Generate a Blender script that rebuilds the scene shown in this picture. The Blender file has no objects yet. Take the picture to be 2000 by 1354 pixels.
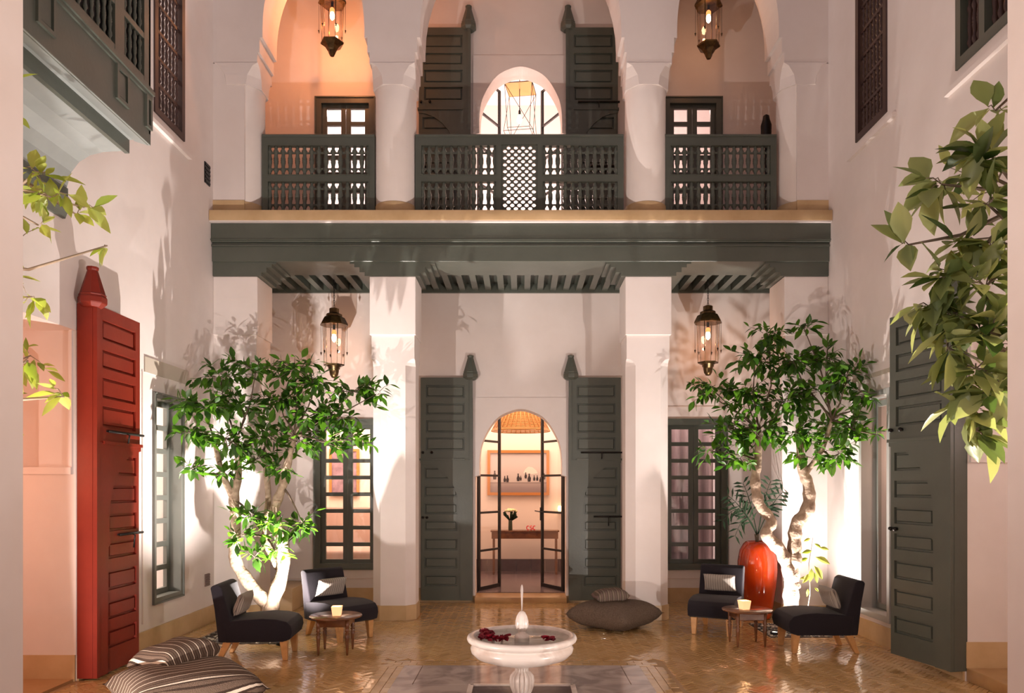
import bpy, bmesh, math, random
from mathutils import Vector, Matrix, Euler
from mathutils.geometry import tessellate_polygon
random.seed(7)
R = random.Random(11)
SC = bpy.context.scene
COL = SC.collection
PI = math.pi

# ------------------------------------------------------------------ camera, sky, lights, exposure
FPX, CX, CY, EYE = 1450.0, 1017.0, 950.0, 1.8
cam_d = bpy.data.cameras.new('camera')
cam_d.sensor_width = 36.0
cam_d.lens = FPX / 2000 * 36.0
cam_d.shift_x = -(CX - 1000) / 2000
cam_d.shift_y = (CY - 677) / 2000
cam_d.clip_end = 100
cam = bpy.data.objects.new('camera', cam_d)
cam.location = (0, 0, EYE)
cam.rotation_euler = (PI / 2, 0, 0)
COL.objects.link(cam)
SC.camera = cam

SC.view_settings.view_transform = 'Standard'
SC.view_settings.look = 'None'
SC.view_settings.gamma = 1
SC.view_settings.use_curve_mapping = False
SC.view_settings.exposure = 0.04
SC.cycles.use_denoising = True
SC.cycles.max_bounces = 7
SC.cycles.diffuse_bounces = 4
SC.cycles.glossy_bounces = 3
SC.cycles.transmission_bounces = 6
SC.cycles.transparent_max_bounces = 12
SC.cycles.sample_clamp_indirect = 4.0
SC.cycles.caustics_reflective = False
SC.cycles.caustics_refractive = False

w = bpy.data.worlds.new('dusk_sky')
SC.world = w
w.use_nodes = True
w.node_tree.nodes['Background'].inputs[0].default_value = (1.0, 0.78, 0.86, 1)
w.node_tree.nodes['Background'].inputs[1].default_value = 0.27


def lamp(kind, name, loc, power, col, radius=0.05, angle=None, blend=0.4, target=None, size=None):
    d = bpy.data.lights.new(name, kind)
    d.energy = power
    d.color = col
    if kind == 'AREA':
        d.shape = 'RECTANGLE'
        d.size, d.size_y = size
    else:
        d.shadow_soft_size = radius
    if kind == 'SPOT':
        d.spot_size = math.radians(angle)
        d.spot_blend = blend
    o = bpy.data.objects.new(name, d)
    o.location = loc
    if target is not None:
        o.rotation_euler = (Vector(target) - Vector(loc)).to_track_quat('-Z', 'Y').to_euler()
    COL.objects.link(o)
    return o


WARMW = (1.0, 0.90, 0.84)
PEACH = (1.0, 0.62, 0.40)
UPLIGHTS = [  # ground spots at the feet of the four trees
    (-2.72, 8.42, 1250, (-3.0, 9.0, 5), 120),
    (3.62, 9.02, 350, (3.30, 9.0, 5), 140),
    (3.07, 8.97, 640, (3.0, 9.05, 5), 108),
    (-3.20, 3.75, 700, (-2.9, 6.0, 6), 168),
    (3.20, 3.70, 700, (2.9, 5.9, 6), 168),
]
for ux, uy, up, ut, ua in UPLIGHTS:
    lamp('SPOT', 'uplight_beam', (ux, uy, 0.06), up, WARMW, 0.02, ua, 1.0 if uy > 6 else .5, ut)
# jamb fill, then lamps inside the rooms
lamp('POINT', 'jamb_fill', (0.0, 1.0, 3.3), 92, (1.0, 0.86, 0.80), 0.1)  # added fill light to brighten the near jambs, no known lamp
lamp('AREA', 'salon_light', (0.0, 13.4, 3.66), 120, (1.0, 0.70, 0.52), size=(2.6, 2.4))
lamp('AREA', 'bedroom_light', (-2.9, 13.4, 3.55), 150, (1.0, 0.80, 0.62), size=(2.2, 2.4))
lamp('AREA', 'sitting_room_light', (2.8, 12.6, 3.55), 60, (1.0, 0.80, 0.76), size=(2.2, 1.2))
lamp('POINT', 'upper_room_light', (0.0, 14.4, 7.0), 240, (1.0, 0.74, 0.66), 0.15)
lamp('POINT', 'upper_room_light', (-2.7, 13.2, 8.6), 150, (1.0, 0.80, 0.76), 0.15)
lamp('POINT', 'upper_room_light', (2.7, 13.2, 8.6), 60, (1.0, 0.72, 0.66), 0.15)
lamp('POINT', 'left_room_light', (-5.6, 8.8, 2.6), 260, (1.0, 0.88, 0.78), 0.15)
lamp('POINT', 'left_upper_light', (-5.6, 8.8, 8.0), 110, (1.0, 0.85, 0.78), 0.15)
lamp('POINT', 'left_alcove_light', (-5.0, 5.6, 2.0), 38, (1.0, 0.40, 0.22), 0.15)
lamp('POINT', 'right_alcove_light', (5.2, 5.7, 2.4), 22, (1.0, 0.76, 0.70), 0.15)
lamp('POINT', 'right_room_light', (5.2, 8.0, 2.2), 60, (1.0, 0.65, 0.5), 0.15)
lamp('POINT', 'right_upper_light', (5.5, 8.0, 8.0), 24, (1.0, 0.6, 0.35), 0.15)

# ------------------------------------------------------------------ helpers
WL = {}


def wloc(o):
    v = Vector((0, 0, 0))
    while o is not None:
        v += o.location
        o = o.parent
    return v


def P(px, py, D):
    """the point seen at pixel (px,py) of the photo at real depth D"""
    return Vector(((px - CX) * D / FPX, D, EYE - (py - CY) * D / FPX))


def tag(o, label=None, cat=None, group=None, kind=None):
    if label: o['label'] = label
    if cat: o['category'] = cat
    if group: o['group'] = group
    if kind: o['kind'] = kind
    return o


def empty(name, loc=(0, 0, 0), rz=0.0, parent=None):
    o = bpy.data.objects.new(name, None)
    o.empty_display_size = 0.1
    o.location = loc
    o.rotation_euler = (0, 0, rz)
    o.parent = parent
    COL.objects.link(o)
    return o


def ch(o):
    return list(o.children)


def copy_tree(o, parent=None):
    c = o.copy()
    COL.objects.link(c)
    c.parent = parent
    for k in o.children:
        if k is not c:
            copy_tree(k, c)
    return c


class MB:
    def __init__(s):
        s.v, s.f, s.sm = [], [], []
        s.col = None

    def add(s, vs, fs, smooth=False):
        b = len(s.v)
        s.v += [tuple(p) for p in vs]
        s.f += [tuple(b + i for i in f) for f in fs]
        s.sm += [smooth] * len(fs)
        return s

    def box(s, x0, x1, y0, y1, z0, z1):
        v = [(x, y, z) for z in (z0, z1) for y in (y0, y1) for x in (x0, x1)]
        return s.add(v, [(0, 2, 3, 1), (4, 5, 7, 6), (0, 1, 5, 4), (1, 3, 7, 5), (3, 2, 6, 7), (2, 0, 4, 6)])

    def frustum(s, x0, x1, z0, z1, y0, y1, e):
        """raised panel in the XZ plane, y0 at the wall side, y1 the face, edges drawn in by e"""
        v = [(x0, y0, z0), (x1, y0, z0), (x1, y0, z1), (x0, y0, z1),
             (x0 + e, y1, z0 + e), (x1 - e, y1, z0 + e), (x1 - e, y1, z1 - e), (x0 + e, y1, z1 - e)]
        return s.add(v, [(0, 1, 2, 3), (4, 5, 6, 7), (0, 1, 5, 4), (1, 2, 6, 5), (2, 3, 7, 6), (3, 0, 4, 7)])

    def prism(s, outer, t0, t1, axis='y', holes=()):
        """polygon (with holes) in the plane across axis, pushed from t0 to t1"""
        def m(p, t):
            if axis == 'y': return (p[0], t, p[1])
            if axis == 'x': return (t, p[0], p[1])
            return (p[0], p[1], t)
        loops = [list(outer)] + [list(h) for h in holes]
        tri = tessellate_polygon([[Vector((p[0], p[1], 0)) for p in l] for l in loops])
        flat = [p for l in loops for p in l]
        n = len(flat)
        vs = [m(p, t0) for p in flat] + [m(p, t1) for p in flat]
        fs = [tuple(t) for t in tri] + [tuple(i + n for i in reversed(t)) for t in tri]
        b = 0
        for l in loops:
            k = len(l)
            for i in range(k):
                j = (i + 1) % k
                fs.append((b + i, b + j, b + j + n, b + i + n))
            b += k
        return s.add(vs, fs)

    def lathe(s, prof, cx=0, cy=0, cz=0, n=24, smooth=True, flute=0.0, nf=0, rot=0.0):
        vs, fs = [], []
        for r, z in prof:
            for i in range(n):
                a = 2 * PI * i / n + rot
                rr = r * (1 - flute * (0.5 - 0.5 * math.cos(nf * a))) if nf else r
                vs.append((cx + rr * math.cos(a), cy + rr * math.sin(a), cz + z))
        for k in range(len(prof) - 1):
            for i in range(n):
                j = (i + 1) % n
                fs.append((k * n + i, k * n + j, (k + 1) * n + j, (k + 1) * n + i))
        b = len(vs)
        if prof[0][0] > 1e-5:
            fs.append(tuple(reversed(range(n))))
        if prof[-1][0] > 1e-5:
            fs.append(tuple((len(prof) - 1) * n + i for i in range(n)))
        return s.add(vs, fs, smooth)

    def tube(s, pts, rad, n=8, smooth=True):
        pts = [Vector(p) for p in pts]
        if not isinstance(rad, (list, tuple)): rad = [rad] * len(pts)
        vs, fs = [], []
        up = None
        for i, p in enumerate(pts):
            t = (pts[min(i + 1, len(pts) - 1)] - pts[max(i - 1, 0)])
            if t.length < 1e-9: t = Vector((0, 0, 1))
            t.normalize()
            if up is None:
                up = Vector((0, 0, 1)) if abs(t.z) < .9 else Vector((1, 0, 0))
            a = t.cross(up)
            if a.length < 1e-6: a = t.cross(Vector((0, 1, 0)))
            a.normalize()
            b = a.cross(t).normalized()
            up = b
            for k in range(n):
                q = 2 * PI * k / n
                vs.append(p + (a * math.cos(q) + b * math.sin(q)) * rad[i])
        for i in range(len(pts) - 1):
            for k in range(n):
                j = (k + 1) % n
                fs.append((i * n + k, i * n + j, (i + 1) * n + j, (i + 1) * n + k))
        fs.append(tuple(reversed(range(n))))
        fs.append(tuple((len(pts) - 1) * n + k for k in range(n)))
        return s.add(vs, fs, smooth)

    def grid(s, fn, nu, nv, smooth=True, wrap=False):
        vs = [fn(i / nu, j / nv) for j in range(nv + 1) for i in range(nu + 1)]
        fs = [(j * (nu + 1) + i, j * (nu + 1) + i + 1, (j + 1) * (nu + 1) + i + 1, (j + 1) * (nu + 1) + i) for j in range(nv) for i in range(nu)]
        return s.add(vs, fs, smooth)

    def build(s, name, mat, parent=None, world=False, bevel=0, seg=2, flip=True, recalc=True, merge=False, subsurf=0):
        me = bpy.data.meshes.new(name)
        vs = s.v
        if parent is None:
            xs = [p[0] for p in vs]; ys = [p[1] for p in vs]; zs = [p[2] for p in vs]
            o0 = Vector(((min(xs) + max(xs)) / 2, (min(ys) + max(ys)) / 2, min(zs)))
        elif world:
            o0 = wloc(parent)
        else:
            o0 = Vector((0, 0, 0))
        me.from_pydata([(p[0] - o0.x, p[1] - o0.y, p[2] - o0.z) for p in vs], [], s.f)
        me.polygons.foreach_set('use_smooth', s.sm)
        if s.col is not None:
            ca = me.color_attributes.new('tone', 'FLOAT_COLOR', 'CORNER')
            data = []
            for p, c in zip(me.polygons, s.col):
                data += [c, c, c, 1.0] * p.loop_total
            ca.data.foreach_set('color', data)
        if recalc or bevel or merge:
            bm = bmesh.new()
            bm.from_mesh(me)
            if merge: bmesh.ops.remove_doubles(bm, verts=bm.verts, dist=1e-5)
            if recalc: bmesh.ops.recalc_face_normals(bm, faces=bm.faces)
            if bevel:
                es = [e for e in bm.edges if len(e.link_faces) == 2 and e.calc_face_angle(0) > 0.5]
                bmesh.ops.bevel(bm, geom=es, offset=bevel, segments=seg, profile=0.5, affect='EDGES', clamp_overlap=True)
                if seg > 1:
                    for f in bm.faces: f.smooth = True
            bm.to_mesh(me)
            bm.free()
        me.materials.append(mat)
        o = bpy.data.objects.new(name, me)
        if parent is None:
            o.location = o0
        else:
            o.parent = parent
        COL.objects.link(o)
        if subsurf:
            m = o.modifiers.new('smooth', 'SUBSURF')
            m.levels = m.render_levels = subsurf
        return o


def obj(name, mat, fn, parent=None, **k):
    m = MB()
    fn(m)
    return m.build(name, mat, parent, **k)


# ------------------------------------------------------------------ materials
def mat(name, col, rough=0.6, metal=0.0, spec=0.5, noise=None, bump=None, emit=None, coat=0.0, sheen=0.0, trans=0.0):
    """noise=(scale, second colour, detail); bump=(scale, strength)"""
    m = bpy.data.materials.new(name)
    m.use_nodes = True
    nt = m.node_tree
    b = nt.nodes['Principled BSDF']
    b.inputs['Base Color'].default_value = (*col, 1)
    b.inputs['Roughness'].default_value = rough
    b.inputs['Metallic'].default_value = metal
    b.inputs['Specular IOR Level'].default_value = spec
    b.inputs['Coat Weight'].default_value = coat
    b.inputs['Sheen Weight'].default_value = sheen
    tc = nt.nodes.new('ShaderNodeTexCoord')
    if noise:
        n = nt.nodes.new('ShaderNodeTexNoise')
        n.inputs['Scale'].default_value = noise[0]
        n.inputs['Detail'].default_value = noise[2] if len(noise) > 2 else 4
        n.inputs['Roughness'].default_value = 0.6
        nt.links.new(tc.outputs['Object'], n.inputs['Vector'])
        r = nt.nodes.new('ShaderNodeValToRGB')
        r.color_ramp.elements[0].position = 0.32
        r.color_ramp.elements[1].position = 0.68
        r.color_ramp.elements[0].color = (*noise[1], 1)
        r.color_ramp.elements[1].color = (*col, 1)
        nt.links.new(n.outputs['Fac'], r.inputs['Fac'])
        nt.links.new(r.outputs['Color'], b.inputs['Base Color'])
    if bump:
        n2 = nt.nodes.new('ShaderNodeTexNoise')
        n2.inputs['Scale'].default_value = bump[0]
        n2.inputs['Detail'].default_value = 5
        nt.links.new(tc.outputs['Object'], n2.inputs['Vector'])
        bp = nt.nodes.new('ShaderNodeBump')
        bp.inputs['Strength'].default_value = bump[1]
        bp.inputs['Distance'].default_value = 0.02
        nt.links.new(n2.outputs['Fac'], bp.inputs['Height'])
        nt.links.new(bp.outputs['Normal'], b.inputs['Normal'])
    if emit:
        b.inputs['Emission Color'].default_value = (*emit[0], 1)
        b.inputs['Emission Strength'].default_value = emit[1]
    return m


PLASTER = mat('plaster', (0.80, 0.725, 0.69), 0.62, noise=(1.3, (0.74, 0.66, 0.62)), bump=(6, 0.12), spec=0.3)
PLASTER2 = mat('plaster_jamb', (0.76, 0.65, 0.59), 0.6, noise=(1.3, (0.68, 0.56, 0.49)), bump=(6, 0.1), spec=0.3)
PEACHW = mat('peach_plaster', (0.86, 0.74, 0.66), 0.7)
ROOMW = mat('room_plaster', (0.86, 0.80, 0.77), 0.7)
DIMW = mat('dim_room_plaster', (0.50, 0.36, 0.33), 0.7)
GREY = mat('sage_grey_paint', (0.092, 0.102, 0.083), 0.34, noise=(2.5, (0.076, 0.086, 0.069)), bump=(30, 0.05))
GREYL = mat('window_grey_paint', (0.115, 0.125, 0.105), 0.4, bump=(30, 0.05))
COVE = mat('cove_grey_plaster', (0.30, 0.32, 0.31), 0.5, noise=(2.0, (0.25, 0.27, 0.26)), bump=(6, 0.1))
SIDEG = mat('pale_frame_paint', (0.16, 0.165, 0.145), 0.4)
RED = mat('red_paint', (0.19, 0.018, 0.008), 0.42, spec=0.3, noise=(2.0, (0.15, 0.013, 0.006)), bump=(25, 0.06))
STONE = mat('tadelakt_stone', (0.60, 0.42, 0.23), 0.35, noise=(3.0, (0.50, 0.335, 0.17)), bump=(10, 0.1))
MARBLE = None
BLACK = mat('black_steel', (0.012, 0.011, 0.012), 0.4, metal=0.3)
IRON = mat('dark_iron', (0.02, 0.016, 0.014), 0.45, metal=0.6)
DARKW = mat('dark_brown_wood', (0.05, 0.026, 0.022), 0.45)
BRASS = mat('aged_brass', (0.20, 0.12, 0.045), 0.32, metal=0.9, noise=(9, (0.05, 0.035, 0.02)))
WOOD = mat('oak_leg', (0.66, 0.36, 0.14), 0.4, noise=(12, (0.54, 0.28, 0.10)))
WALNUT = mat('walnut', (0.20, 0.072, 0.022), 0.22, noise=(9, (0.11, 0.036, 0.012)), coat=0.3)
FABRIC = mat('charcoal_fabric', (0.018, 0.015, 0.019), 0.9, bump=(160, 0.25), sheen=0.08, spec=0.15)
FABRICB = mat('blue_black_fabric', (0.016, 0.018, 0.030), 0.85, bump=(160, 0.25), sheen=0.5, spec=0.2)
TAUPE = mat('taupe_wool', (0.135, 0.098, 0.070), 0.9, noise=(60, (0.085, 0.058, 0.042), 3), bump=(120, 0.5), spec=0.15)
ORANGE = mat('orange_glaze', (0.50, 0.050, 0.006), 0.10, noise=(3, (0.40, 0.030, 0.004)), coat=0.6)
BARK = mat('pale_bark', (0.50, 0.38, 0.28), 0.8, noise=(11, (0.22, 0.15, 0.10)), bump=(22, 0.7))
BARKD = mat('twig_bark', (0.13, 0.09, 0.06), 0.8)
BARKP = mat('pale_twig_bark', (0.36, 0.27, 0.19), 0.8)
RATTAN = mat('rattan', (0.50, 0.24, 0.07), 0.6)
GREENW = mat('white_petals', (0.85, 0.80, 0.45), 0.6)
CLOTH = mat('pink_curtain', (0.46, 0.36, 0.36), 0.9)
OLIVE = mat('olive_curtain', (0.22, 0.18, 0.08), 0.9)
PILL = mat('room_cushion', (0.42, 0.28, 0.24), 0.9)
REDPLASTIC = mat('red_plastic', (0.75, 0.010, 0.03), 0.3)
GREYFLOOR = mat('room_floor', (0.17, 0.12, 0.12), 0.25, noise=(4, (0.12, 0.085, 0.09)))
GROUT = mat('grout', (0.36, 0.22, 0.10), 0.6)
STEPW = mat('step_stone', (0.50, 0.30, 0.13), 0.3, noise=(3, (0.40, 0.22, 0.09)))
PEBD = mat('dark_pebbles', (0.10, 0.09, 0.08), 0.5)
PEBL = mat('pale_pebbles', (0.55, 0.48, 0.38), 0.5)
VENT = mat('vent_brown', (0.16, 0.10, 0.08), 0.5)
PETAL = mat('crimson_petal', (0.28, 0.004, 0.018), 0.5, noise=(20, (0.16, 0.002, 0.01)))
PALM = mat('palm_leaf', (0.010, 0.022, 0.009), 0.7, spec=0.15)
SOIL = mat('soil', (0.05, 0.03, 0.02), 0.9)
FRAMEW = mat('oak_frame', (0.50, 0.20, 0.05), 0.5)
INK = mat('print_ink', (0.03, 0.025, 0.03), 0.6)
INKM = mat('print_ink_mid', (0.28, 0.22, 0.22), 0.6)
LENS = mat('lamp_lens', (0.9, 0.85, 0.7), 0.3, emit=((1.0, 0.88, 0.72), 12))


def emission(name, col, s):
    m = bpy.data.materials.new(name)
    m.use_nodes = True
    nt = m.node_tree
    nt.nodes.clear()
    e = nt.nodes.new('ShaderNodeEmission')
    e.inputs[0].default_value = (*col, 1)
    e.inputs[1].default_value = s
    o = nt.nodes.new('ShaderNodeOutputMaterial')
    nt.links.new(e.outputs[0], o.inputs[0])
    return m


BULB = emission('bulb_glow', (1.0, 0.42, 0.12), 14)
BULBW = emission('bulb_filament', (1.0, 0.80, 0.45), 26)
GLOW = emission('amber_glow', (1.0, 0.30, 0.09), 2.2)
CANDLE = emission('candle_flame', (1.0, 0.6, 0.25), 12)


def glass(name, tint=(1, 1, 1), refl=0.12, rough=0.02):
    m = bpy.data.materials.new(name)
    m.use_nodes = True
    nt = m.node_tree
    nt.nodes.clear()
    t = nt.nodes.new('ShaderNodeBsdfTransparent')
    t.inputs[0].default_value = (*tint, 1)
    g = nt.nodes.new('ShaderNodeBsdfGlossy')
    g.inputs['Roughness'].default_value = rough
    f = nt.nodes.new('ShaderNodeLayerWeight')
    pw = nt.nodes.new('ShaderNodeMath'); pw.operation = 'POWER'; pw.inputs[1].default_value = 4.0
    nt.links.new(f.outputs['Facing'], pw.inputs[0])
    a = nt.nodes.new('ShaderNodeMath'); a.operation = 'MULTIPLY_ADD'
    a.inputs[1].default_value = 0.6; a.inputs[2].default_value = refl * 0.3
    nt.links.new(pw.outputs[0], a.inputs[0])
    mx = nt.nodes.new('ShaderNodeMixShader')
    nt.links.new(a.outputs[0], mx.inputs[0])
    nt.links.new(t.outputs[0], mx.inputs[1])
    nt.links.new(g.outputs[0], mx.inputs[2])
    o = nt.nodes.new('ShaderNodeOutputMaterial')
    nt.links.new(mx.outputs[0], o.inputs[0])
    return m


GLASS = glass('window_glass')
LGLASS = glass('lantern_glass', (1.0, 0.93, 0.88), 0.2)
WATER = glass('water', (0.97, 0.98, 0.96), 0.25, 0.04)
JET = None


def leafmat(name, c1, c2, tr):
    m = bpy.data.materials.new(name)
    m.use_nodes = True
    nt = m.node_tree
    b = nt.nodes['Principled BSDF']
    b.inputs['Roughness'].default_value = 0.38
    oi = nt.nodes.new('ShaderNodeObjectInfo')
    at = nt.nodes.new('ShaderNodeAttribute'); at.attribute_name = 'tone'
    ad = nt.nodes.new('ShaderNodeMath'); ad.operation = 'ADD'
    nt.links.new(oi.outputs['Random'], ad.inputs[0]); nt.links.new(at.outputs['Fac'], ad.inputs[1])
    fr = nt.nodes.new('ShaderNodeMath'); fr.operation = 'FRACT'
    nt.links.new(ad.outputs[0], fr.inputs[0])
    r = nt.nodes.new('ShaderNodeValToRGB')
    r.color_ramp.elements[0].color = (*c1, 1)
    r.color_ramp.elements[1].color = (*c2, 1)
    nt.links.new(fr.outputs[0], r.inputs[0])
    nt.links.new(r.outputs[0], b.inputs['Base Color'])
    t = nt.nodes.new('ShaderNodeBsdfTranslucent')
    mixc = nt.nodes.new('ShaderNodeMixRGB'); mixc.blend_type = 'MULTIPLY'; mixc.inputs[0].default_value = 1
    mixc.inputs[2].default_value = (*tr, 1)
    nt.links.new(r.outputs[0], mixc.inputs[1])
    nt.links.new(mixc.outputs[0], t.inputs[0])
    ms = nt.nodes.new('ShaderNodeMixShader'); ms.inputs[0].default_value = 0.42
    nt.links.new(b.outputs[0], ms.inputs[1]); nt.links.new(t.outputs[0], ms.inputs[2])
    nt.links.new(ms.outputs[0], nt.nodes['Material Output'].inputs[0])
    return m


LEAF = leafmat('leaf_green', (0.018, 0.060, 0.008), (0.070, 0.170, 0.018), (2.6, 2.6, 1.4))
LEAFP = leafmat('leaf_pale_uplit', (0.035, 0.075, 0.015), (0.42, 0.45, 0.19), (1.6, 1.6, 1.0))  # paleness of leaves lit from below is put into the colour
LEAFY = leafmat('leaf_lime', (0.22, 0.30, 0.045), (0.46, 0.50, 0.14), (1.7, 1.7, 0.9))


def tilemat():
    m = mat('ochre_tile', (0.50, 0.29, 0.11), 0.14, bump=(7, 0.25), coat=0.5, spec=0.6)
    nt = m.node_tree
    b = nt.nodes['Principled BSDF']
    at = nt.nodes.new('ShaderNodeAttribute'); at.attribute_name = 'tone'
    tc = nt.nodes.new('ShaderNodeTexCoord')
    n = nt.nodes.new('ShaderNodeTexNoise'); n.inputs['Scale'].default_value = 1.1; n.inputs['Detail'].default_value = 5
    nt.links.new(tc.outputs['Object'], n.inputs['Vector'])
    a = nt.nodes.new('ShaderNodeMath'); a.operation = 'MULTIPLY_ADD'; a.inputs[1].default_value = 0.28
    nt.links.new(at.outputs['Fac'], a.inputs[0])
    s = nt.nodes.new('ShaderNodeMath'); s.operation = 'MULTIPLY'; s.inputs[1].default_value = 0.8
    nt.links.new(n.outputs['Fac'], s.inputs[0]); nt.links.new(s.outputs[0], a.inputs[2])
    r = nt.nodes.new('ShaderNodeValToRGB')
    e = r.color_ramp.elements
    e[0].position = 0.2; e[0].color = (0.42, 0.245, 0.085, 1)
    e[1].position = 0.95; e[1].color = (0.68, 0.46, 0.22, 1)
    k = e.new(0.55); k.color = (0.56, 0.34, 0.135, 1)
    nt.links.new(a.outputs[0], r.inputs[0])
    nt.links.new(r.outputs[0], b.inputs['Base Color'])
    return m


TILE = tilemat()


def marblemat(name, base, vein, scale, rough):
    m = mat(name, base, rough)
    nt = m.node_tree
    b = nt.nodes['Principled BSDF']
    tc = nt.nodes.new('ShaderNodeTexCoord')
    n = nt.nodes.new('ShaderNodeTexNoise'); n.inputs['Scale'].default_value = scale
    n.inputs['Detail'].default_value = 9; n.inputs['Distortion'].default_value = 1.6
    nt.links.new(tc.outputs['Object'], n.inputs['Vector'])
    r = nt.nodes.new('ShaderNodeValToRGB')
    e = r.color_ramp.elements
    e[0].position = 0.40; e[0].color = (*vein, 1)
    e[1].position = 0.56; e[1].color = (*base, 1)
    nt.links.new(n.outputs['Fac'], r.inputs[0])
    nt.links.new(r.outputs[0], b.inputs['Base Color'])
    return m


MARBLE = marblemat('white_marble', (0.82, 0.74, 0.68), (0.62, 0.52, 0.46), 2.5, 0.25)
MARBLEG = marblemat('grey_marble', (0.56, 0.46, 0.41), (0.34, 0.27, 0.25), 2.2, 0.10)


def stripes(name, axis, freq, stops):
    """woven stripes across one object axis; stops = [(pos, colour)...] constant ramp"""
    m = mat(name, (0.2, 0.15, 0.1), 0.9, bump=(140, 0.4), spec=0.15)
    nt = m.node_tree
    b = nt.nodes['Principled BSDF']
    tc = nt.nodes.new('ShaderNodeTexCoord')
    sp = nt.nodes.new('ShaderNodeSeparateXYZ')
    nt.links.new(tc.outputs['Object'], sp.inputs[0])
    a = nt.nodes.new('ShaderNodeMath'); a.operation = 'MULTIPLY'; a.inputs[1].default_value = freq
    nt.links.new(sp.outputs[axis], a.inputs[0])
    f = nt.nodes.new('ShaderNodeMath'); f.operation = 'FRACT'
    nt.links.new(a.outputs[0], f.inputs[0])
    r = nt.nodes.new('ShaderNodeValToRGB')
    r.color_ramp.interpolation = 'CONSTANT'
    e = r.color_ramp.elements
    e[0].position = 0; e[0].color = (*stops[0][1], 1)
    e[1].position = stops[1][0]; e[1].color = (*stops[1][1], 1)
    for p, c in stops[2:]:
        k = e.new(p); k.color = (*c, 1)
    nt.links.new(f.outputs[0], r.inputs[0])
    nt.links.new(r.outputs[0], b.inputs['Base Color'])
    return m


_B, _W, _K = (0.125, 0.085, 0.062), (0.60, 0.50, 0.40), (0.045, 0.028, 0.020)
STRIPE = stripes('striped_wool', 'Y', 13, [(0, _W), (0.14, _K), (0.24, _B), (0.5, _K), (0.58, _B), (0.88, _K)])
STRIPE2 = stripes('striped_wool_small', 'X', 16, [(0, _W), (0.14, _K), (0.24, _B), (0.5, _K), (0.58, _B), (0.88, _K)])
TAUPES = stripes('ribbed_wool', 'X', 17, [(0, (0.20, 0.155, 0.12)), (0.22, (0.115, 0.085, 0.06)), (0.5, (0.15, 0.10, 0.09)), (0.7, (0.10, 0.075, 0.055))])
LUMBAR = stripes('woven_lumbar', 'Y', 34, [(0, (0.40, 0.36, 0.31)), (0.42, (0.15, 0.13, 0.12)), (0.62, (0.36, 0.32, 0.28)), (0.85, (0.24, 0.21, 0.19))])

# ------------------------------------------------------------------ measures
XW, YP, YB = 4.11, 9.92, 11.55
ZF2 = 5.44


def rect(a, b, c, d):
    return [(a, c), (b, c), (b, d), (a, d)]


# ------------------------------------------------------------------ big structure
# side walls
win_lo = (8.28, 9.02, 0.47, 2.86)
win_up = (8.31, 9.05, 6.0, 8.9)
obj('wall_left', PLASTER, lambda m: m.prism(
    [(2.3, -.05), (5.0, -.05), (5.0, 3.24), (6.87, 3.24), (6.87, -.05), (12.0, -.05), (12.0, 10.6), (2.3, 10.6)],
    -XW - .35, -XW, 'x', [rect(*win_lo), rect(*win_up)]))
tag(bpy.data.objects['wall_left'], 'tall pinkish plaster courtyard wall behind the red door leaf', 'wall', kind='structure')
dr = (8.24, 8.98, 0.27, 2.9)
obj('wall_right', PLASTER, lambda m: m.prism(
    [(2.3, -.05), (5.0, -.05), (5.0, 3.3), (6.87, 3.3), (6.87, -.05), (12.0, -.05), (12.0, 10.6), (2.3, 10.6)],
    XW, XW + .35, 'x', [rect(*dr), rect(8.32, 9.08, 6.0, 8.9), rect(6.15, 6.99, 5.71, 8.3)]))
tag(bpy.data.objects['wall_right'], 'tall pinkish plaster courtyard wall behind the open grey door leaf', 'wall', kind='structure')

_A = [(.645, 1.97), (.64, 2.24), (.60, 2.48), (.475, 2.727), (.337, 2.88), (.154, 2.97), (0, 3.0)]
ARCH = [(.71, .06), (.71, 1.95)]
for i_ in range(len(_A) - 1):
    p0_, p1_, p2_, p3_ = _A[max(i_ - 1, 0)], _A[i_], _A[i_ + 1], (_A[i_ + 2] if i_ + 2 < len(_A) else (-.154, 2.97))
    for s_ in range(4):
        u_ = s_ / 4
        ARCH.append(tuple(.5 * (2 * p1_[c_] + (p2_[c_] - p0_[c_]) * u_ + (2 * p0_[c_] - 5 * p1_[c_] + 4 * p2_[c_] - p3_[c_]) * u_ * u_ + (3 * p1_[c_] - p0_[c_] - 3 * p2_[c_] + p3_[c_]) * u_ ** 3) for c_ in (0, 1)))
ARCH.append((0, 3.0))


def archpts(dz, base):
    a = [(x, z + dz) for x, z in ARCH]
    a[0] = (.71, base)
    return [(-x, z) for x, z in a] + [(x, z) for x, z in reversed(a[:-1])]


lowarch = archpts(0, -.05)
uparch = archpts(5.32, ZF2 + .04)
LW = (-3.22, -2.18, .50, 2.85)
UW = (-3.20, -2.26, 5.50, 7.86)
obj('wall_back', PLASTER, lambda m: m.prism(
    [(-XW, -.05)] + lowarch + [(XW, -.05), (XW, 10.6), (-XW, 10.6)],
    YB, YB + .35, 'y', [rect(*LW), rect(2.18, 3.22, .5, 2.85), rect(*UW), rect(2.22, 3.14, 5.5, 7.86), uparch]))
tag(bpy.data.objects['wall_back'], 'pale plaster rear wall of both galleries with two arched doorways', 'wall', kind='structure')
# shallow raised surround of each arch
for dz, ln, zz in ((0, 'lower', .0), (5.32, 'upper', ZF2)):
    a = [(x, z) for x, z in archpts(dz, zz)]
    o = obj('trim_1' if dz == 0 else 'trim_2', PLASTER, lambda m: m.prism([(-.74, zz)] + a + [(.74, zz), (.74, 3.18 + dz), (-.74, 3.18 + dz)], YB - .018, YB + .002, 'y'))
    tag(o, 'thin raised plaster surround framing the %s arched doorway' % ln, 'trim', kind='structure')

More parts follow.
